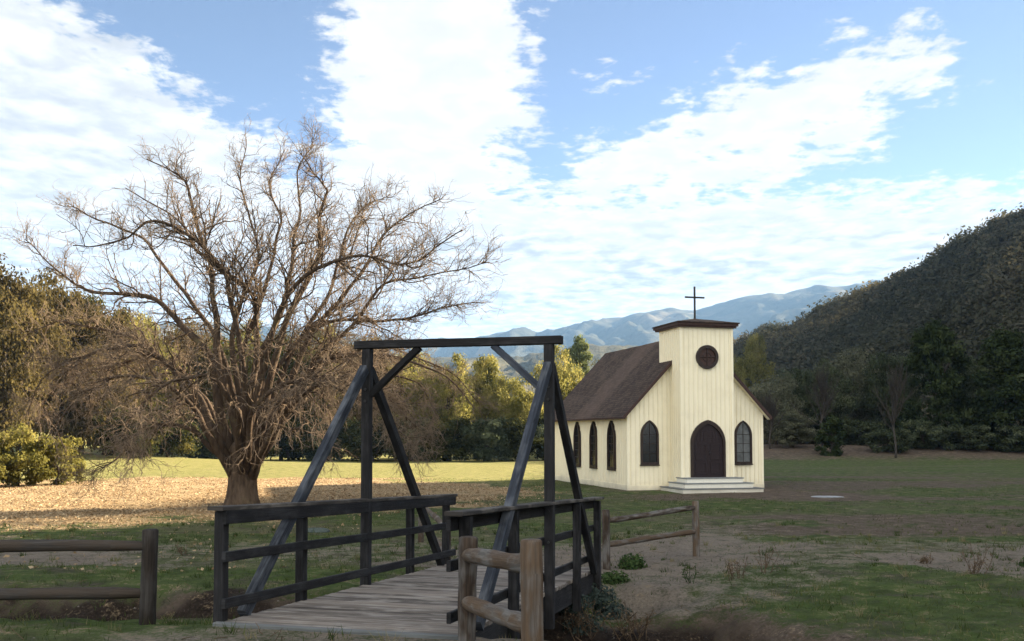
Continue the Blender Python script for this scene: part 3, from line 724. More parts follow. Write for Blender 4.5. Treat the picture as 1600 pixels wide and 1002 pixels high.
for i in range(4):
    a, c = cs[i], cs[(i + 1) % 4]
    hp.face([(*a, TZ + .17), (*c, TZ + .17), (*c, TZ + .215), (*a, TZ + .215)], [(0, 0), (2.8, 0), (2.8, .05), (0, .05)], .5)
    hp.face([(*a, TZ + .215), (*c, TZ + .215), (cx, cy, TZ + .50)], [(0, 0), (2.8, 0), (1.4, 1.5)], .5)
hp.face([(*p, TZ + .172) for p in reversed(cs)], [(0, 0)] * 4, .5)
hp.build('tower_roof', M['shingle'], ch)
cr_ = MB(); cr_.bar((cx, cy, TZ + .45), (cx, cy, 8.76), .07, .07, up=(0, 1, 0)); cr_.bar((cx - .45, cy - .002, 8.29), (cx + .45, cy - .002, 8.29), .066, .07); cr_.build('cross', M['iron'], ch)

def arch(a, h, rise, n=14):
    r = (rise * rise + a * a) / (2 * a); sp_ = h - rise
    th = math.acos(max(-1, min(1, (r - a) / r)))
    pts = [(-a, 0), (a, 0)]
    for i in range(n + 1):
        t = th * i / n; pts.append((a - r + r * math.cos(t), sp_ + r * math.sin(t)))
    for i in range(n - 1, -1, -1):
        t = th * i / n; pts.append((-(a - r + r * math.cos(t)), sp_ + r * math.sin(t)))
    return pts
def inset(a, h, rise, w): return [(x, y + w) for x, y in arch(a - w, h - 1.6 * w, rise - .55 * w)]
def window(fn, a, h, rise, pane, fw=.09, proud=.10, bars=3):
    fr = MB(); fr.ring(arch(a, h, rise), inset(a, h, rise, fw), fn, proud, 0.002); fr.bar(fn(-a - .03, -.03, proud * .6), fn(a + .03, -.03, proud * .6), .08, .05)
    win = fr.build('window', M['trim'], ch)
    gl = MB(); gl.prism(inset(a, h, rise, fw * .9), fn, .040, .006); gl.build('pane', pane, win)
    mu = MB(); mu.bar(fn(0, fw, .052), fn(0, h - fw * 1.3, .052), .024, .016)
    for i in range(bars):
        yb = fw + (h - rise * .7 - fw) * (i + 1) / (bars + .35); mu.bar(fn(-a + fw, yb, .050), fn(a - fw, yb, .050), .016, .02)
    mu.build('muntin', M['trim'], win); return win
F_ = lambda xc, z0: (lambda x, z, d: (xc + x, -d, z0 + z))
S_ = lambda yc, z0: (lambda x, z, d: (-d, yc + x, z0 + z))
window(F_(.98, 1.11), .41, 1.87, .66, M['glass'])
window(F_(5.34, 1.11), .41, 1.87, .66, M['curtain'])
for yc in (1.78, 4.13, 6.50): window(S_(yc, .86), .44, 2.13, .80, M['glass'], .10, .11, 4)
FT = lambda xc, z0: (lambda x, z, d: (xc + x, TY0 - d, z0 + z))
fn = FT(cx, .60); a, h, rise = .78, 2.38, .96
df = MB(); df.ring(arch(a, h, rise), [(x, y if y > .001 else 0) for x, y in [(p[0], p[1] - .1) for p in inset(a, h, rise, .1)]], fn, .11, .002)
door = df.build('door', M['trim'], ch)
inn = [(x, max(0, y - .1)) for x, y in inset(a, h, rise, .1)]
for sx in (-1, 1):
    half_ = [(x, y) for x, y in inn if x * sx >= -1e-6]
    if sx > 0: poly = [(.004, 0)] + [p for p in half_]
    else: poly = [p for p in half_] + [(-.004, 0)]
    poly = sorted(set((round(px_, 4), round(py_, 4)) for px_, py_ in poly), key=lambda p: math.atan2(p[1] - .9, (p[0] - sx * .3)))
    dl = MB(); dl.prism(poly, fn, .044, .006)
    for (z0, z1) in ((.12, .62), (.72, 1.38)):
        x0_, x1_ = sx * .09, sx * (a - .2)
        o_ = [(x0_, z0), (x1_, z0), (x1_, z1), (x0_, z1)]; i_ = [(x0_ + sx * .05, z0 + .05), (x1_ - sx * .05, z0 + .05), (x1_ - sx * .05, z1 - .05), (x0_ + sx * .05, z1 - .05)]
        dl.ring(o_, i_, fn, .060, .042)
    for q in (.2, .35, .5): dl.bar(fn(sx * q, 1.5, .047), fn(sx * q, 1.5 + (.78 - q) * .85, .047), .012, .01)
    leaf = dl.build('door_leaf', M['door'], door)
    if sx > 0:
        kn = MB(); kn.tube([fn(.07, 1.02, .045), fn(.07, 1.02, .09)], [.02, .03], 10); kn.tube([fn(.07, .94, .056), fn(.07, 1.1, .056)], .012, 6); kn.build('door_handle', M['iron'], door)
rw = MB(); N_r = 40
circ = lambda r: [(r * math.cos(2 * math.pi * i / N_r), r * math.sin(2 * math.pi * i / N_r)) for i in range(N_r)]
fr_ = FT(cx - .0, 5.62); rw.ring(circ(.50), circ(.37), fr_, .11, .002); rwin = rw.build('round_window', M['trim'], ch)
g_ = MB(); g_.prism(circ(.38), fr_, .040, .006); g_.build('pane', M['redtrim'], rwin)
mu = MB(); mu.bar(fr_(-.37, 0, .058), fr_(.37, 0, .058), .035, .03); mu.bar(fr_(0, -.37, .060), fr_(0, .37, .060), .035, .03, up=(1, 0, 0)); mu.ring(circ(.2), circ(.175), fr_, .064, .042); mu.build('muntin', M['trim'], rwin)
for (x0, x1, yf, yb, zt) in ((1.36, 4.92, -2.52, -.30, .20), (1.62, 4.66, -2.15, -.55, .40), (1.88, 4.40, -1.78, -.80, .595)):
    s = MB(); box(s, x0, x1, yf, yb, -.1 if zt < .3 else zt - .22, zt - .035); st = s.build('step', M['stepwhite'], ch)
    t_ = MB(); box(t_, x0 - .035, x1 + .035, yf - .035, yb + .03, zt - .034, zt); t_.build('tread', M['steptread'] if 'steptread' in M else M['kerb'], st)

# ---------------------------------------------------------------- small things lying about
def blob(name, cx, cy, rx, ry, h, mat, label, category, n=14, rough=.18, sink=.03):
    z0 = hz(cx, cy); mb = MB(); rings = [(1.0, -.06), (1.04, h * .35), (.86, h * .8), (.45, h)]
    offs = [1 + random.uniform(-rough, rough) for _ in range(n)]
    rr = []
    for s_, zz in rings:
        rr.append([(rx * s_ * offs[k] * math.cos(2 * math.pi * k / n), ry * s_ * offs[k] * math.sin(2 * math.pi * k / n), zz + random.uniform(-.1, .1) * h) for k in range(n)])
    for a_, c_ in zip(rr, rr[1:]):
        for k in range(n): mb.face([a_[k], a_[(k + 1) % n], c_[(k + 1) % n], c_[k]], [(0, 0), (.1, 0), (.1, .1), (0, .1)], .5)
    mb.face(rr[-1], [(0, 0)] * n, .5)
    o = mb.build(name, mat, None, False, (cx, cy, z0)); tag(o, label, category); return o
blob('concrete_slab', 11.75, 36.7, .58, .42, .03, M['concrete'], 'pale flat concrete slab lying in the brown field right of the chapel steps', 'slab', 16, .06)
blob('flat_rock', -4.68, 23.6, .30, .22, .11, M['rock'], 'flat dark greenish rock on the shaded grass seen through the bridge railing', 'rock')
# ---------------------------------------------------------------- the great bare tree
TY = 32.0
tb = P(378, 792, TY); tb.z = hz(tb.x, tb.y)
bt = empty('bare_tree', tb, 0, 'large leafless spreading tree with thick trunk standing in fallen leaves', 'tree')
TBn = np.array(tb)
def wp(px, py, dy=0.): return np.array(P(px, py, TY + dy))
LIMBS = [  # photo rows and columns of each main limb, its depth drift (m) and its thickness at the fork
 ([(352, 712), (330, 665), (298, 620), (265, 575), (215, 545), (150, 552), (85, 590), (45, 650)], -1.5, .21),
 ([(362, 700), (345, 640), (335, 600), (318, 560), (290, 525), (262, 490), (232, 466), (190, 456), (140, 452), (100, 432), (62, 402), (36, 376)], 1.0, .24),
 ([(372, 690), (352, 600), (345, 540), (338, 480), (325, 420), (312, 345), (300, 300), (265, 270), (222, 242)], -1.0, .22),
 ([(380, 690), (366, 600), (362, 530), (376, 470), (396, 430), (400, 380), (386, 330), (374, 270), (380, 222)], 2.5, .16),
 ([(384, 690), (396, 610), (406, 550), (398, 490), (375, 445), (345, 412), (300, 380), (262, 330), (205, 300)], -3.2, .17),
 ([(392, 695), (410, 610), (416, 540), (440, 475), (455, 420), (456, 370), (470, 320), (468, 260), (490, 225)], 1.5, .19),
 ([(398, 695), (420, 620), (440, 550), (468, 470), (490, 400), (502, 340), (512, 300), (484, 272), (466, 240)], -1.8, .21),
 ([(402, 700), (436, 620), (470, 545), (510, 485), (550, 440), (590, 380), (636, 335), (690, 312)], 1.2, .19),
 ([(406, 702), (446, 632), (482, 580), (522, 540), (566, 500), (613, 445), (677, 428), (755, 409)], -1.0, .19),
 ([(410, 706), (442, 650), (474, 605), (505, 566), (562, 556), (622, 562), (700, 592), (742, 645)], -2.4, .24),
 ([(408, 708), (440, 660), (480, 612), (530, 590), (590, 580), (650, 600), (690, 640)], 2.6, .17),
 ([(346, 716), (318, 684), (282, 662), (240, 662), (200, 692), (160, 730)], -2.0, .14),
 ([(348, 712), (322, 655), (292, 598), (240, 548), (165, 520), (95, 505), (38, 520)], 3.0, .18),
 ([(384, 690), (382, 560), (416, 440), (430, 350), (422, 290), (440, 238)], 3.2, .15),
 ([(400, 700), (448, 570), (516, 440), (560, 345), (606, 305)], 4.0, .17),
 ([(376, 700), (350, 560), (300, 460), (230, 380), (150, 340), (98, 318)], 4.2, .17),
 ([(348, 716), (310, 660), (262, 610), (200, 590), (130, 620), (78, 690)], -3.5, .16),
 ([(350, 712), (325, 640), (270, 575), (190, 560), (110, 590), (60, 640)], 4.5, .16),
 ([(410, 706), (450, 640), (520, 590), (600, 610), (660, 670)], -4.5, .16),
 ([(410, 706), (448, 640), (500, 575), (590, 545), (680, 570), (745, 620)], 4.0, .17),
 ([(390, 700), (400, 640), (440, 600), (520, 600), (600, 650), (640, 700)], -5.5, .15),
 ([(376, 705), (366, 640), (330, 590), (270, 600), (210, 650), (190, 700)], -5.5, .15),
 ([(392, 700), (430, 580), (520, 500), (610, 500), (690, 480), (760, 470)], 4.5, .16),
 ([(380, 700), (384, 600), (360, 480), (330, 400), (250, 350), (180, 380), (120, 390)], -4.5, .16),
 ([(390, 700), (400, 600), (440, 480), (500, 420), (560, 400), (640, 410), (720, 360)], -4.8, .16),
]
def spline(pts, n):
    return resample(np.asarray(pts, float), n)
limb_paths = []; limb_r = []
for pts, dyy, r0 in LIMBS:
    m_ = len(pts)
    pts = [(378 + (pts[0][0] - 378) * .40, 748)] + pts; m_ += 1
    P3 = [wp(x, y, dyy * (i / (m_ - 1)) ** .9) for i, (x, y) in enumerate(pts)]
    P3 = spline(P3, 40); t = np.linspace(0, 1, 40)
    wob = np.stack([fbm(t * 6 + rng.random() * 90, t * 0 + k * 7.7, 3) - .5 for k in range(3)], -1) * .55 * np.minimum(1, t * 3)[:, None]
    P3 = P3 + wob; limb_paths.append(P3); limb_r.append(r0 * ((1 - t) ** 1.25 * .76 + .10 * np.exp(-t / .06)) + .015)
    lm = MB(); lm.tube([Vector(p - TBn) for p in P3], list(limb_r[-1]), 10, .07); lm.build('limb', M['limb'], bt, True)
# trunk: fluted column swelling into the fork
trk = MB(); tz = np.concatenate([np.linspace(-.3, 1.75, 12), [1.95, 2.1, 2.2, 2.25]])
nS = 36; rings = []
for z in tz:
    s = max(0, z) / 2.15
    rx = .44 + .04 * max(0, (s - .45)) ** 1.3 * 2 + .16 * math.exp(-max(0, z) * 3.2); rx *= max(.1, 1 - max(0, (z - 1.75) / .5) ** 2 * .8); ry = rx * .92
    off = -.02 + .03 * s
    ring_ = []
    for k in range(nS):
        a = 2 * math.pi * k / nS
        fl = 1 + .07 * math.sin(3 * a + .8) + .05 * math.sin(7 * a + 2 + z) + .03 * math.sin(13 * a + z * 2) - .16 * math.exp(-((math.atan2(math.sin(a + 1.2), math.cos(a + 1.2))) / .22) ** 2) * min(1, s * 2 + .3)
        ring_.append((off + rx * fl * math.cos(a), ry * fl * math.sin(a), z))
    rings.append(ring_)
for a_, c_ in zip(rings, rings[1:]):
    for k in range(nS): trk.face([a_[k], a_[(k + 1) % nS], c_[(k + 1) % nS], c_[k]], [(0, 0), (.1, 0), (.1, .1), (0, .1)], .5)
trk.face(rings[-1], [(0, 0)] * nS, .5)
t_o = trk.build('trunk', M['bark'], bt, False)
bm_me = t_o.data
import bmesh
bm = bmesh.new(); bm.from_mesh(bm_me); bmesh.ops.remove_doubles(bm, verts=bm.verts, dist=.0005); bm.to_mesh(bm_me); bm.free()
bm_me.polygons.foreach_set('use_smooth', [True] * len(bm_me.polygons))

def grow(pos, dirn, length, k, bias, wander, curl=None):
    """vectorised wandering shoots -> (N,k,3)"""
    N = len(pos); out_ = np.empty((N, k, 3)); p = pos.copy(); d = dirn / np.linalg.norm(dirn, axis=1, keepdims=True)
    out_[:, 0] = p
    for i in range(1, k):
        d = d + rng.normal(size=(N, 3)) * wander + bias(p, i / (k - 1))
        d /= np.linalg.norm(d, axis=1, keepdims=True)
        p = p + d * (length / (k - 1))[:, None]; out_[:, i] = p
    return out_
def pick(paths, rads, n, lo, hi, spread, outw=.35, power=1.0):
    """n side shoots from random places along paths"""
    N, k, _ = paths.shape
    seg = np.linalg.norm(np.diff(paths, axis=1), axis=2).sum(1); pr_ = seg / seg.sum()
    i = rng.choice(N, n, p=pr_); t = lo + (hi - lo) * rng.random(n) ** power; f = t * (k - 1); j = np.clip(f.astype(int), 0, k - 2); fr = (f - j)[:, None]
    pos = paths[i, j] * (1 - fr) + paths[i, j + 1] * fr; tan = paths[i, j + 1] - paths[i, j]; tan /= np.linalg.norm(tan, axis=1, keepdims=True) + 1e-9
    rr = rads[i, j] * (1 - fr[:, 0]) + rads[i, j + 1] * fr[:, 0]
    rnd = rng.normal(size=(n, 3)); rnd -= tan * (rnd * tan).sum(1, keepdims=True); rnd /= np.linalg.norm(rnd, axis=1, keepdims=True)
    ctr = TBn + np.array([0, 0, 4.0]); ow = pos - ctr; ow /= np.linalg.norm(ow, axis=1, keepdims=True)
    d = tan * np.cos(spread) + rnd * np.sin(spread) + ow * outw
    return pos, d, rr, t
def droop(p, t):
    z = p[:, 2]; b_ = np.zeros_like(p)
    b_[:, 2] = np.where(z > 6.2, .08, np.where(z > 4.2, .0, -.06)) - .07 * t * (z < 6.2)
    b_[:, 2] = np.where(z < 1.3, .14, b_[:, 2])
    return b_
Lp = np.stack(limb_paths); Lr = np.stack(limb_r)
# second order
p2, d2, r2, t2 = pick(Lp, Lr, 640, .34, .99, R(50))
l2 = rng.uniform(.9, 2.6, 640) * (1.15 - .6 * t2)
l2 = l2 * np.where(p2[:, 2] > 9.5, .62, 1) * np.where(np.abs(p2[:, 0] - TBn[0]) > 5.8, .55, 1)
B2 = grow(p2, d2, l2, 9, droop, .23); r2 = np.minimum(r2 * .5, .026)
R2 = r2[:, None] * np.linspace(1, .22, 9)[None] + .004
p3, d3, r3, t3 = pick(B2, R2, 4300, .08, 1.0, R(46))
l3 = rng.uniform(.45, 1.4, 4300); l3 = l3 * np.where(p3[:, 2] > 9.5, .62, np.where(p3[:, 2] < 5.5, .85, 1)); B3 = grow(p3, d3, l3, 7, droop, .36)
R3 = np.clip(r3 * .6, .006, .011)[:, None] * np.linspace(1, .45, 7)[None] + .0015
p3b, d3b, r3b, _ = pick(Lp, Lr, 800, .46, 1.0, R(60), .2)
B3b = grow(p3b, d3b, rng.uniform(.3, 1.3, 800), 7, droop, .3); R3b = np.clip(r3b * .25, .008, .018)[:, None] * np.linspace(1, .45, 7)[None]
B3 = np.concatenate([B3, B3b]); R3 = np.concatenate([R3, R3b])
# twigs hang thickest in the lower skirt
wgt = np.where(B3[:, 3, 2] < 5.4, 1.7, np.where(B3[:, 3, 2] < 7, 1.1, .8))
wgt = wgt * (.01 + sstep(2.0, 5.0, np.hypot(B3[:, 3, 0] - TBn[0], B3[:, 3, 1] - TBn[1]) + .35 * np.maximum(0, B3[:, 3, 2] - 5)))
seln = rng.choice(len(B3), 24000, p=wgt / wgt.sum())
B3s, R3s = B3[seln], R3[seln]
tt = rng.uniform(.1, 1, len(seln)) * 5.99; jj = tt.astype(int); ff = (tt - jj)[:, None]; ar = np.arange(len(seln))
pos = B3s[ar, jj] * (1 - ff) + B3s[ar, jj + 1] * ff; tan = B3s[ar, jj + 1] - B3s[ar, jj]; tan /= np.linalg.norm(tan, axis=1, keepdims=True)
B4 = grow(pos, tan + rng.normal(size=pos.shape) * .55, rng.uniform(.15, .55, len(pos)), 5, droop, .48)
R4 = np.full((len(pos), 1), .0052) * np.linspace(1, .6, 5)[None] * rng.uniform(.8, 1.25, (len(pos), 1))
v, q = cat([tubes_np(B2 - TBn, R2, 6), tubes_np(B3 - TBn, R3, 4), tubes_np(B4 - TBn, R4, 3)])
cme = raw_mesh('crown', v, q, M['twig'], smooth=True); cme.materials.append(M['limb'])
mi = np.zeros(len(cme.polygons), dtype=np.int32); mi[:len(B2) * 8 * 6] = 1; cme.polygons.foreach_set('material_index', mi)
o = mobj('crown', cme, bt)

# ---------------------------------------------------------------- leafy trees
def crown_mesh(name, mat, nclump, nleaf, w, h, lo, leaf, kind='round', seed=0):
    """crown of many leaf clumps; w = half width, from height lo to h"""
    g = np.random.default_rng(seed); C = []
    while len(C) < nclump:
        p = g.uniform(-1, 1, 3)
        r_ = np.linalg.norm(p)
        if kind == 'round':
            if r_ > 1 or r_ < .45 + .35 * g.random() - .3: continue
            q_ = p * np.array([w, w, (h - lo) / 2]) * (1 + .22 * math.sin(p[0] * 5 + seed) * math.cos(p[1] * 4 + seed * 2)) + np.array([0, 0, (h + lo) / 2])
            cs_ = g.uniform(.55, 1.15) * w * .26
        elif kind == 'tall':
            z = (p[2] + 1) / 2; rr_ = w * (1 - z ** 2.2) ** .5 * (.55 + .55 * min(1, z * 5 + .3)); a = math.atan2(p[1], p[0])
            rad_ = rr_ * math.sqrt(g.random()) * (1 + .25 * math.sin(3 * a + z * 9 + seed)); q_ = np.array([math.cos(a) * rad_, math.sin(a) * rad_, lo + (h - lo) * z]); cs_ = g.uniform(.5, 1.0) * w * .3
        C.append((q_, cs_))
    cc = np.array([c for c, _ in C]); cr2 = np.array([s for _, s in C])
    dr = g.normal(size=(nclump, nleaf, 3)); dr /= np.linalg.norm(dr, axis=2, keepdims=True)
    pos_ = cc[:, None] + dr * (cr2[:, None] * g.uniform(.35, 1.15, (nclump, nleaf)))[..., None] * np.array([1.1, 1.1, .75])
    nn = dr + np.array([0, 0, .5]) + g.normal(size=dr.shape) * .6
    v_, q_ = leaf_quads(pos_.reshape(-1, 3), nn.reshape(-1, 3), leaf * g.uniform(.6, 1.3, nclump * nleaf))
    tn_ = np.clip(np.repeat(g.normal(.45, .16, nclump), nleaf) + g.normal(0, .10, nclump * nleaf), 0, 1)
    return raw_mesh(name, v_, q_, mat, tn_), cc
def trunk_mesh(name, mat, cc, h, lo, r, seed):
    g = random.Random(seed); mb = MB()
    top = lo + (h - lo) * .62; pts = [(g.uniform(-.1, .1) * i * .5, g.uniform(-.1, .1) * i * .5, -.3 + (top + .3) * i / 6) for i in range(7)]
    mb.tube(pts, [r * (1.15 - .85 * i / 6) for i in range(7)], 9, .08)
    order = list(range(len(cc))); g.shuffle(order)
    for i in order[:9]:
        c = cc[i]; zb = max(lo * .6, min(top * .9, c[2] * .55)); b0 = Vector((0, 0, zb)); e_ = Vector(c); md = b0.lerp(e_, .5) + Vector((0, 0, .25))
        mb.tube([b0, md, e_], [r * .42, r * .26, r * .08], 6, .08)
    m_ = mb.build(name, mat, None, True); me_ = m_.data; bpy.data.objects.remove(m_); return me_
PROTO = {}
def proto(key, mat, seeds, **kw):
    tr_ = kw.pop('tr', .28); lst = []
    for s_ in seeds:
        cm, cc = crown_mesh('crown', mat, seed=s_, **kw)
        lst.append((cm, trunk_mesh('trunk', M['oaktrunk'], cc, kw['h'], kw['lo'], tr_, s_)))
    PROTO[key] = lst
oak = dict(nclump=130, nleaf=190, w=4.6, h=10., lo=.4, leaf=.145)
proto('oak', M['oak'], (1, 2), **oak); proto('gold', M['gold'], (3, 4, 5), **oak); proto('russet', M['russet'], (6, 7), **oak)
proto('shade', M['shade'], (8, 9), **oak); proto('olive', M['olive'], (10, 11), **oak)
proto('pale', M['pale'], (12, 13), nclump=90, nleaf=120, w=2.6, h=10., lo=1.5, leaf=.17, kind='tall')
proto('conif', M['conif'], (14, 15), nclump=150, nleaf=120, w=3.6, h=11., lo=.3, leaf=.18, kind='tall')
shr = dict(nclump=60, nleaf=150, w=1.5, h=2.2, lo=.0, leaf=.075, tr=.07)
proto('lime', M['lime'], (20, 21, 22), **shr); proto('dshrub', M['shade'], (23, 24), **shr); proto('oshrub', M['oak'], (25, 26), **shr); proto('cone', M['conif'], (27,), nclump=60, nleaf=110, w=1.3, h=2.6, lo=.0, leaf=.10, kind='tall', tr=.07)
HB = {k_: 10. for k_ in PROTO}; HB['conif'] = 11.; HB['cone'] = 2.6
for k_ in ('lime', 'dshrub', 'oshrub'): HB[k_] = 2.2
WB2 = dict(oak=5.3, gold=5.3, russet=5.3, shade=5.3, olive=5.3, pale=2.9, conif=4.0, lime=1.75, dshrub=1.75, oshrub=1.75, cone=1.45)
cnt = {}
def plant(kind, px, top, Y, halfw, label, group=None, name=None, category=None):
    """stand a tree of that kind at photo column px, distance Y, reaching photo row top, half as wide as halfw photo columns"""
    i = cnt.get(kind, 0); cnt[kind] = i + 1; cm, tm = PROTO[kind][i % len(PROTO[kind])]
    x = (px - 800) / F * Y; z0 = hz(x, Y) - .05; zt = P(px, top, Y).z
    o_ = empty(name or ('shrub' if HB[kind] < 3 else 'tree'), (x, Y, z0), random.uniform(0, 6.28), label, category or ('shrub' if HB[kind] < 3 else 'tree'), group)
    sw = halfw / F * Y / WB2[kind]; sz = (zt - z0) / (HB[kind] * .98); o_.scale = (sw, sw, sz)
    mobj('crown', cm, o_); mobj('trunk', tm, o_); return o_
G1 = 'trees behind the meadow on the left'; G2 = 'trees along the foot of the dark hill'; G3 = 'shrubs along the meadow edge'
plant('russet', 2, 424, 66, 92, 'tall brown-olive tree at the left edge of the picture behind the yellow-green shrub', G1)
plant('russet', 92, 452, 72, 80, 'brown-olive tree whose crown rises just right of the tallest left-edge tree', G1)
plant('russet', 165, 488, 74, 70, 'brownish tree behind the drooping left limbs of the bare tree', G1)
plant('gold', 232, 505, 82, 66, 'golden tree behind the upper left limbs of the bare tree', G1)
plant('russet', 300, 512, 86, 62, 'russet tree directly left of the bare tree trunk', G1)
plant('gold', 372, 516, 90, 60, 'sunlit golden tree hidden behind the bare tree trunk', G1)
plant('oak', 440, 524, 88, 58, 'green tree seen just right of the bare tree trunk', G1)
plant('gold', 505, 520, 92, 58, 'golden tree between bare tree trunk and left portal post', G1)
plant('russet', 575, 530, 90, 58, 'russet tree directly behind the left portal post', G1)
plant('gold', 640, 548, 94, 54, 'golden tree under the left half of the bridge crossbeam', G1)
plant('gold', 700, 568, 92, 50, 'olive-gold oak under the middle of the bridge crossbeam', G1)
plant('gold', 762, 566, 96, 48, 'sunlit oak under the right knee brace of the portal', G1)
plant('gold', 815, 588, 90, 44, 'low sunlit oak just left of the right portal post', G1)
plant('gold', 876, 556, 99, 46, 'sunlit oak beside the rear end of the chapel roof', G1)
plant('pale', 905, 534, 108, 30, 'pale green tall tree rising above the chapel roof end', G1)
plant('oak', 950, 570, 108, 50, 'oak mostly hidden behind the chapel roof', G1)
G4 = 'second row of trees on the left'
for px_, tp_, Y_, hw_, kd, lb in ((45, 446, 92, 84, 'russet', 'brown-olive tree in the second row, between the two tallest trees at the left edge'), (128, 470, 95, 78, 'oak', 'dark olive tree in the second row behind the tip of the low left limb'),
    (200, 500, 98, 74, 'gold', 'olive tree in the second row above the dry grass mound'), (268, 520, 104, 70, 'oak', 'dark tree in the second row behind the left side of the bare crown'),
    (-30, 460, 86, 80, 'russet', 'brownish tree in the second row cut by the left picture edge'), (338, 528, 110, 66, 'oak', 'dark tree in the second row between the two left limbs nearest the trunk'),
    (470, 540, 112, 66, 'russet', 'russet tree in the second row right of the bare trunk'), (545, 545, 112, 62, 'oak', 'olive tree in the second row left of the left portal post'), (612, 555, 114, 60, 'gold', 'golden tree in the second row under the left knee brace'), (730, 578, 116, 56, 'gold', 'golden tree in the second row under the middle of the crossbeam')):
    plant(kd, px_, tp_, Y_, hw_, lb, G4)
for px_, tp_, Y_, hw_, kd, lb in ((205, 640, 70, 46, 'oshrub', 'dark shrub left of the trunk at the far field edge'), (265, 650, 76, 44, 'oshrub', 'dark shrub left of the trunk, beside the dry grass mound'), (320, 655, 84, 40, 'dshrub', 'shaded shrub just left of the bare tree trunk'),
    (450, 655, 86, 44, 'oshrub', 'dark shrub right of the bare tree trunk'), (515, 650, 87, 44, 'dshrub', 'shaded shrub behind the left near brace of the bridge'), (585, 655, 86, 44, 'oshrub', 'dark shrub behind the left portal post'),
    (640, 660, 88, 42, 'dshrub', 'shaded shrub behind the left far brace of the bridge'), (700, 655, 87, 42, 'oshrub', 'dark shrub centred under the portal crossbeam'), (760, 650, 88, 44, 'dshrub', 'shaded shrub at the field edge under the right knee brace'), (820, 655, 89, 42, 'oshrub', 'dark shrub touching the right near brace of the portal'), (868, 650, 90, 38, 'dshrub', 'shaded shrub at the rear corner of the chapel')):
    plant(kd, px_, tp_, Y_, hw_ * 1.35, lb, G3)
plant('lime', 30, 668, 45, 62, 'yellow-green shrub at the left edge on the leaf litter', 'yellow-green shrubs on the left')
plant('lime', 92, 682, 46, 44, 'smaller yellow-green shrub, right of the left-edge one', 'yellow-green shrubs on the left')
plant('lime', -25, 690, 43, 50, 'yellow-green shrub cut off by the left edge', 'yellow-green shrubs on the left')
# hill foot, right
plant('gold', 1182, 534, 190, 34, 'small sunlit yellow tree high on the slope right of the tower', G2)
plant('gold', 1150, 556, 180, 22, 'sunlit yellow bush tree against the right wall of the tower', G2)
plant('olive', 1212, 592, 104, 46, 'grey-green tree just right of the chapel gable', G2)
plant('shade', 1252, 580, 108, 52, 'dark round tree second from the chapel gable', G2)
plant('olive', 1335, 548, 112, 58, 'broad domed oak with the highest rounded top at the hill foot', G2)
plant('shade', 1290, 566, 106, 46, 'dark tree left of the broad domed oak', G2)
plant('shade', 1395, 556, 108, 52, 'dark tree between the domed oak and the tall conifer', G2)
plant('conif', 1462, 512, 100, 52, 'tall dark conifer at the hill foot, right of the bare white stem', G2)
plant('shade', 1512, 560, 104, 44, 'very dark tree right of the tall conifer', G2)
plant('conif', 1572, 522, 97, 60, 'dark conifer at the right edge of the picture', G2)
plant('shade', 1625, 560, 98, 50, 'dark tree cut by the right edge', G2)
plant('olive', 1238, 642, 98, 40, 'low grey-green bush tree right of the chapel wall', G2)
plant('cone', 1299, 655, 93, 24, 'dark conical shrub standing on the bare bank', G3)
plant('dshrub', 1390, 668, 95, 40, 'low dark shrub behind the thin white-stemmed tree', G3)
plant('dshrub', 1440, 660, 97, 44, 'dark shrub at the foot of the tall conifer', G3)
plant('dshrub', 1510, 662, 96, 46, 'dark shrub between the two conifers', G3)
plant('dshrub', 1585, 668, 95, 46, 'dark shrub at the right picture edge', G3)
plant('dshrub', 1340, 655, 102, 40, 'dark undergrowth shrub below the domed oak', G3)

# thin leafless trees on the right
def thin_tree(px, base_y, top, Y, label, seed):
    g = np.random.default_rng(seed); x = (px - 800) / F * Y; z0 = hz(x, Y); H = P(px, top, Y).z - z0
    o_ = empty('leafless_tree', (x, Y, z0), 0, label, 'tree', 'thin leafless trees below the hill')
    mb = MB(); n = 9; pts = [(math.sin(i * .9 + seed) * .09 * i * .4, 0, -.2 + (H * .7 + .2) * i / n) for i in range(n + 1)]
    mb.tube(pts, [.13 * (1 - .8 * i / n) for i in range(n + 1)], 8, .05); mb.build('trunk', M['palebark'], o_, True)
    ps = np.array(pts)[None]; rs = np.array([.13 * (1 - .8 * i / n) for i in range(n + 1)])[None]
    k_ = 46; t = g.uniform(.38, 1, k_); f_ = t * n; j = np.clip(f_.astype(int), 0, n - 1); fr = (f_ - j)[:, None]
    pp = ps[0, j] * (1 - fr) + ps[0, j + 1] * fr; dd = g.normal(size=(k_, 3)); dd[:, 2] = np.abs(dd[:, 2]) + .9
    up = lambda p, q: np.array([0, 0, .14])[None]
    b1 = grow(pp, dd, g.uniform(.25, .5, k_) * H * (1.15 - .5 * t), 8, up, .10); r1 = .045 * np.linspace(1, .3, 8)[None] * np.ones((k_, 1))
    k2 = 420; i_ = g.integers(0, k_, k2); j_ = g.integers(1, 7, k2); pp = b1[i_, j_]; tn_ = b1[i_, j_ + 1] - b1[i_, j_ - 1]; tn_ /= np.linalg.norm(tn_, axis=1, keepdims=True)
    b2 = grow(pp, tn_ + g.normal(size=pp.shape) * .5, g.uniform(.4, 1.3, k2), 5, up, .15); r2_ = .016 * np.linspace(1, .5, 5)[None] * np.ones((k2, 1))
    v_, q_ = cat([tubes_np(b1, r1, 5), tubes_np(b2, r2_, 3)]); mobj('crown', raw_mesh('crown', v_, q_, M['palebark'], smooth=True), o_)
thin_tree(1398, 714, 560, 91, 'thin leafless tree with one pale stem in front of dark oaks', 1)
thin_tree(1284, 690, 560, 95, 'leafless tree rising behind the dark conical shrub', 2)
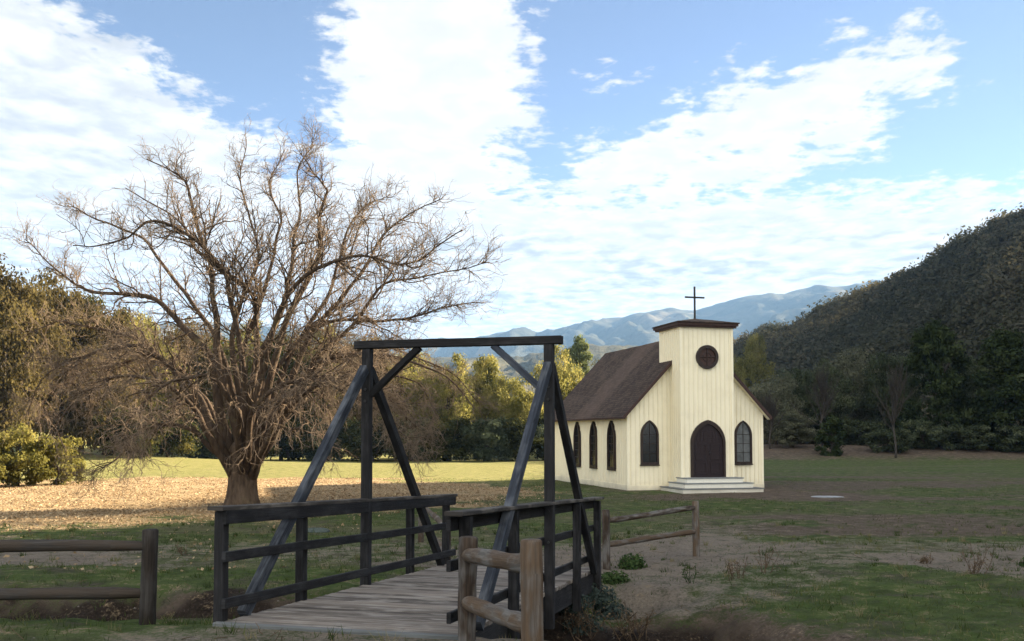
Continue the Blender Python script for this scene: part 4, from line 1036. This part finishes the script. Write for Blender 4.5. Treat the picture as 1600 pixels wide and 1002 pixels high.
thin_tree(1203, 700, 610, 97, 'thin leafless tree close to the right wall of the chapel', 3)
thin_tree(1505, 700, 528, 110, 'leafless tree between the tall conifer and the right edge', 5)

# ridge-line bushes catching the sun are part of the brush; ground plants near the camera
def clump(px, py, kind, label, h, wd, n, mat, name, category, group, Y=None):
    Y_ = Y or 15.; x = (px - 800) / F * Y_
    for _ in range(12):                       # walk out along the sight line until it meets the ground
        z = hz((px - 800) / F * Y_, Y_); Y2 = (ZC - z) * F / (py - HZ); Y_ = .5 * Y_ + .5 * Y2
    x = (px - 800) / F * Y_; z = hz(x, Y_)
    o_ = empty(name, (x, Y_, z - .01), 0, label, category, group)
    if kind == 'bush':
        c = rng.normal(size=(n, 3)); c /= np.linalg.norm(c, axis=1, keepdims=True); c[:, 2] = np.abs(c[:, 2])
        rr = rng.uniform(.35, 1.05, n)[:, None]; cc = c * rr * np.array([wd, wd, h])
        v_, q_ = leaf_quads(cc, c + rng.normal(size=c.shape) * .7, rng.uniform(.018, .04, n)); tn_ = np.clip(rng.normal(.5, .2, n), 0, 1)
        mobj('leaves', raw_mesh('leaves', v_, q_, mat, tn_), o_)
        k_ = 26; d_ = rng.normal(size=(k_, 3)); d_[:, 2] = np.abs(d_[:, 2]) + .6
        st = grow(np.zeros((k_, 3)), d_, rng.uniform(.6, 1., k_) * h, 5, lambda p, t: np.zeros((1, 3)), .12)
        v_, q_ = tubes_np(st, .005 * np.linspace(1, .5, 5)[None] * np.ones((k_, 1)), 4); mobj('stems', raw_mesh('stems', v_, q_, M['dry'], np.full(len(q_), .3)), o_)
    else:
        k_ = n; d_ = rng.normal(size=(k_, 3)) * np.array([.45, .45, .2]); d_[:, 2] = 1
        st = grow(rng.normal(size=(k_, 3)) * np.array([wd * .25, wd * .25, 0]), d_, rng.uniform(.45, 1., k_) * h, 7, lambda p, t: np.zeros((1, 3)), .10)
        tw = st[rng.integers(0, k_, k_ * 6), rng.integers(2, 6, k_ * 6)]
        sb = grow(tw, rng.normal(size=tw.shape) * .6 + np.array([0, 0, .6]), rng.uniform(.1, .3, len(tw)) * h, 4, lambda p, t: np.zeros((1, 3)), .15)
        v_, q_ = cat([tubes_np(st, .006 * np.linspace(1, .5, 7)[None] * np.ones((k_, 1)), 5), tubes_np(sb, .003 * np.linspace(1, .6, 4)[None] * np.ones((len(sb), 1)), 3)])
        mobj('stems', raw_mesh('stems', v_, q_, mat, np.clip(np.full(len(q_), .25) + rng.normal(0, .12, len(q_)), 0, 1)), o_)
        ends = np.concatenate([sb[:, -1], sb[:, -2], sb[:, 1]]); m_ = len(ends)
        v_, q_ = leaf_quads(ends, rng.normal(size=(m_, 3)), rng.uniform(.008, .02, m_)); mobj('leaves', raw_mesh('leaves', v_, q_, mat, np.clip(rng.normal(.55, .2, m_), 0, 1)), o_)  # these are the stalks' seed heads, one small quad each
    return o_
GW = 'weeds on the bare creek bank'
clump(985, 886, 'bush', 'rounded green weed at the foot of the log fence beyond the bridge', .27, .28, 900, M['weed'], 'weed_bush', 'weed', GW)
clump(958, 908, 'bush', 'dark green low weed beside the far end of the bridge', .2, .26, 800, M['weed'], 'weed_bush', 'weed', GW)
clump(926, 935, 'bush', 'grey-green brush at the right side of the bridge girder', .28, .36, 1100, M['sage'], 'sage_bush', 'bush', GW, 13)
clump(888, 968, 'bush', 'grey-green brush under the right girder, nearest the log fence', .30, .34, 1100, M['sage'], 'sage_bush', 'bush', GW, 11.5)
clump(905, 980, 'bush', 'low dark scrub in the creek bed under the right girder', .24, .38, 800, M['sage'], 'sage_bush', 'weed', GW, 11.5)
clump(946, 958, 'bush', 'grey-green scrub on the creek bank right of the girder, nearest the eroded pit', .2, .4, 900, M['sage'], 'sage_bush', 'bush', GW, 12.5)
clump(985, 992, 'stalk', 'dry arching grass clump on the lip of the eroded pit', .5, .5, 22, M['dry'], 'weed', 'weed', GW, 11)
clump(1074, 908, 'stalk', 'single upright green weed right of the log fence corner', .36, .12, 6, M['weed'], 'weed', 'weed', GW)
clump(1143, 905, 'stalk', 'dry weed clump on the bank above the eroded pit', .42, .3, 9, M['dry'], 'weed', 'weed', GW)
clump(1192, 893, 'stalk', 'thin dry weed on the pale bank right of the eroded pit', .52, .25, 7, M['dry'], 'weed', 'weed', GW)
clump(1438, 879, 'stalk', 'small dry weed on the pale path', .22, .16, 12, M['dry'], 'weed', 'weed', GW)
clump(1514, 895, 'stalk', 'tallest dry weed stalks at the right on the pale path', .60, .3, 10, M['dry'], 'weed', 'weed', GW)
clump(1602, 884, 'bush', 'dark weed cut by the right edge of the picture', .2, .16, 350, M['weed'], 'weed_bush', 'weed', GW)
clump(292, 866, 'stalk', 'small dry weed on the far creek bank left of the bridge', .30, .2, 6, M['dry'], 'weed', 'weed', GW)
clump(905, 1000, 'stalk', 'arching dry stems at the bottom right of the log fence', .55, .5, 16, M['dry'], 'weed', 'weed', GW, 9.5)
clump(806, 925, 'stalk', 'brown seed-headed weed growing through the bridge railing', .75, .16, 12, M['dry'], 'weed', 'weed', GW, 8.6)

# ---------------------------------------------------------------- grass, fallen leaves, pebbles: uncountable
def scatter(n, xr, yr, dens):
    x = rng.uniform(*xr, n); y = yr[0] + (yr[1] - yr[0]) * rng.random(n) ** 1.6
    k_ = (np.abs(x) < y * .60 + 2) & (rng.random(n) < dens(x, y)); x, y = x[k_], y[k_]
    lx = (x + 2.748) * .965 + (y - 9.2) * -.262; ly = (x + 2.748) * .262 + (y - 9.2) * .965
    onb = (lx > -.15) & (lx < 2.6) & (ly > -.15) & (ly < 6.7)
    cx_ = (x - 4.86) * .967 + (y - 41.3) * .253; cy_ = -(x - 4.86) * .253 + (y - 41.3) * .967
    onc = (cx_ > -.05) & (cx_ < 6.35) & (cy_ > -2.55) & (cy_ < 10.9)
    return x[~onb & ~onc], y[~onb & ~onc]
def gdens(x, y):
    l, d_, p_, dr = zones(x, y); n = fbm(x * .9, y * .9, 3)
    return np.clip(1 - .97 * l - .88 * d_ - .80 * p_, .02, 1) * sstep(.32, .62, n)
x, y = scatter(230000, (-26, 26), (6.2, 52), gdens)
nt_ = 900; tx, ty = scatter(nt_, (-14, 16), (6.3, 26), lambda x, y: np.clip(1.0 - zones(x, y)[0], 0, 1)); nt_ = len(tx)      # coarser tufts
ntuft = nt_ * 16; x = np.concatenate([x, np.repeat(tx, 16) + rng.normal(0, .035, ntuft)]); y = np.concatenate([y, np.repeat(ty, 16) + rng.normal(0, .035, ntuft)])
n = len(x); z = height(x, y); hgt = rng.uniform(.02, .075, n) * (1 + .9 * (rng.random(n) > .92)) * (.6 + fbm(x * .5, y * .5, 2)) * np.clip(1.25 - y / 60, .5, 1)
hgt[-ntuft:] = np.repeat(rng.uniform(.05, .15, nt_), 16) * rng.uniform(.5, 1.1, ntuft)
wv = .0035 + .00025 * y; az = rng.uniform(0, 6.28, n); ln = rng.normal(0, .5, (n, 2)) * hgt[:, None]
b0 = np.stack([x - np.cos(az) * wv, y - np.sin(az) * wv, z - .01], -1); b1 = np.stack([x + np.cos(az) * wv, y + np.sin(az) * wv, z - .01], -1)
tp = np.stack([x + ln[:, 0], y + ln[:, 1], z + hgt], -1)
V_ = np.stack([b0, b1, tp], 1).reshape(-1, 3)
tn = np.clip(rng.normal(.40, .17, n) + (fbm(x * .3, y * .3, 3) - .5) * .9, 0, 1); tn[-ntuft:] = np.clip(np.repeat(rng.choice([.15, .3, .75, .9], nt_), 16) + rng.normal(0, .08, ntuft), 0, 1)
tag(mobj('grass', raw_mesh('grass', V_, np.arange(n * 3).reshape(n, 3), M['blade'], tn)), 'short patchy grass around the creek and meadow', kind='stuff')
# fallen twigs and stalks on the bare ground
x, y = scatter(1500, (-8, 16), (6.3, 26), lambda x, y: .25 + .75 * np.clip(zones(x, y)[1] + zones(x, y)[2], 0, 1))
n = len(x); dd = np.stack([rng.normal(size=n), rng.normal(size=n), rng.uniform(-.05, .25, n)], -1)
st = grow(np.stack([x, y, height(x, y) + .008], -1), dd, rng.uniform(.05, .28, n), 4, lambda p, t: np.zeros((1, 3)), .2)
v, q = tubes_np(st, (.0025 + .003 * rng.random((n, 1))) * np.linspace(1, .6, 4)[None], 4)
tag(mobj('twig_debris', raw_mesh('twig_debris', v, q, M['dry'], np.clip(np.repeat(rng.normal(.25, .2, n), len(q) // n), 0, 1))), 'small dry twigs and stalks littering the bare creek banks', kind='stuff')
def ldens(x, y): return zones(x, y)[0] * (.25 + .75 * sstep(.34, .58, fbm(x * .7, y * .9, 3))) + .012 * (x < -3.5)
x, y = scatter(260000, (-34, 6), (16, 54), ldens)
n = len(x); z = height(x, y) + rng.uniform(.005, .03, n); nn = rng.normal(size=(n, 3)) * .55; nn[:, 2] += 1
v, q = leaf_quads(np.stack([x, y, z], -1), nn, rng.uniform(.02, .05, n) * (1 + .5 * (rng.random(n) > .9)), .7)
tag(mobj('fallen_leaves', raw_mesh('fallen_leaves', v, q, M['litter'], np.clip(rng.normal(.5, .22, n), 0, 1))), 'tan fallen leaves carpeting the ground around the bare tree', kind='stuff')
# pebbles and clods
def pdens(x, y):
    l, d_, p_, dr = zones(x, y); return np.clip(d_ + p_, 0, 1) * (x > -6)
x, y = scatter(9000, (-9, 16), (6.2, 24), pdens)
n = len(x); z = height(x, y); s_ = .006 + .022 * rng.random(n) ** 6
oc = np.array([(1, 0, 0), (0, 1, 0), (-1, 0, 0), (0, -1, 0), (0, 0, .7), (0, 0, -.4)], float); of = np.array([(0, 1, 4), (1, 2, 4), (2, 3, 4), (3, 0, 4), (1, 0, 5), (2, 1, 5), (3, 2, 5), (0, 3, 5)])
V_ = np.stack([x, y, z], -1)[:, None] + oc[None] * s_[:, None, None] * rng.uniform(.6, 1.3, (n, 6, 1))
tag(mobj('gravel', raw_mesh('gravel', V_.reshape(-1, 3), (of[None] + (np.arange(n) * 6)[:, None, None]).reshape(-1, 3), M['pebble'])), 'small pale pebbles strewn over the bare dirt', kind='stuff')
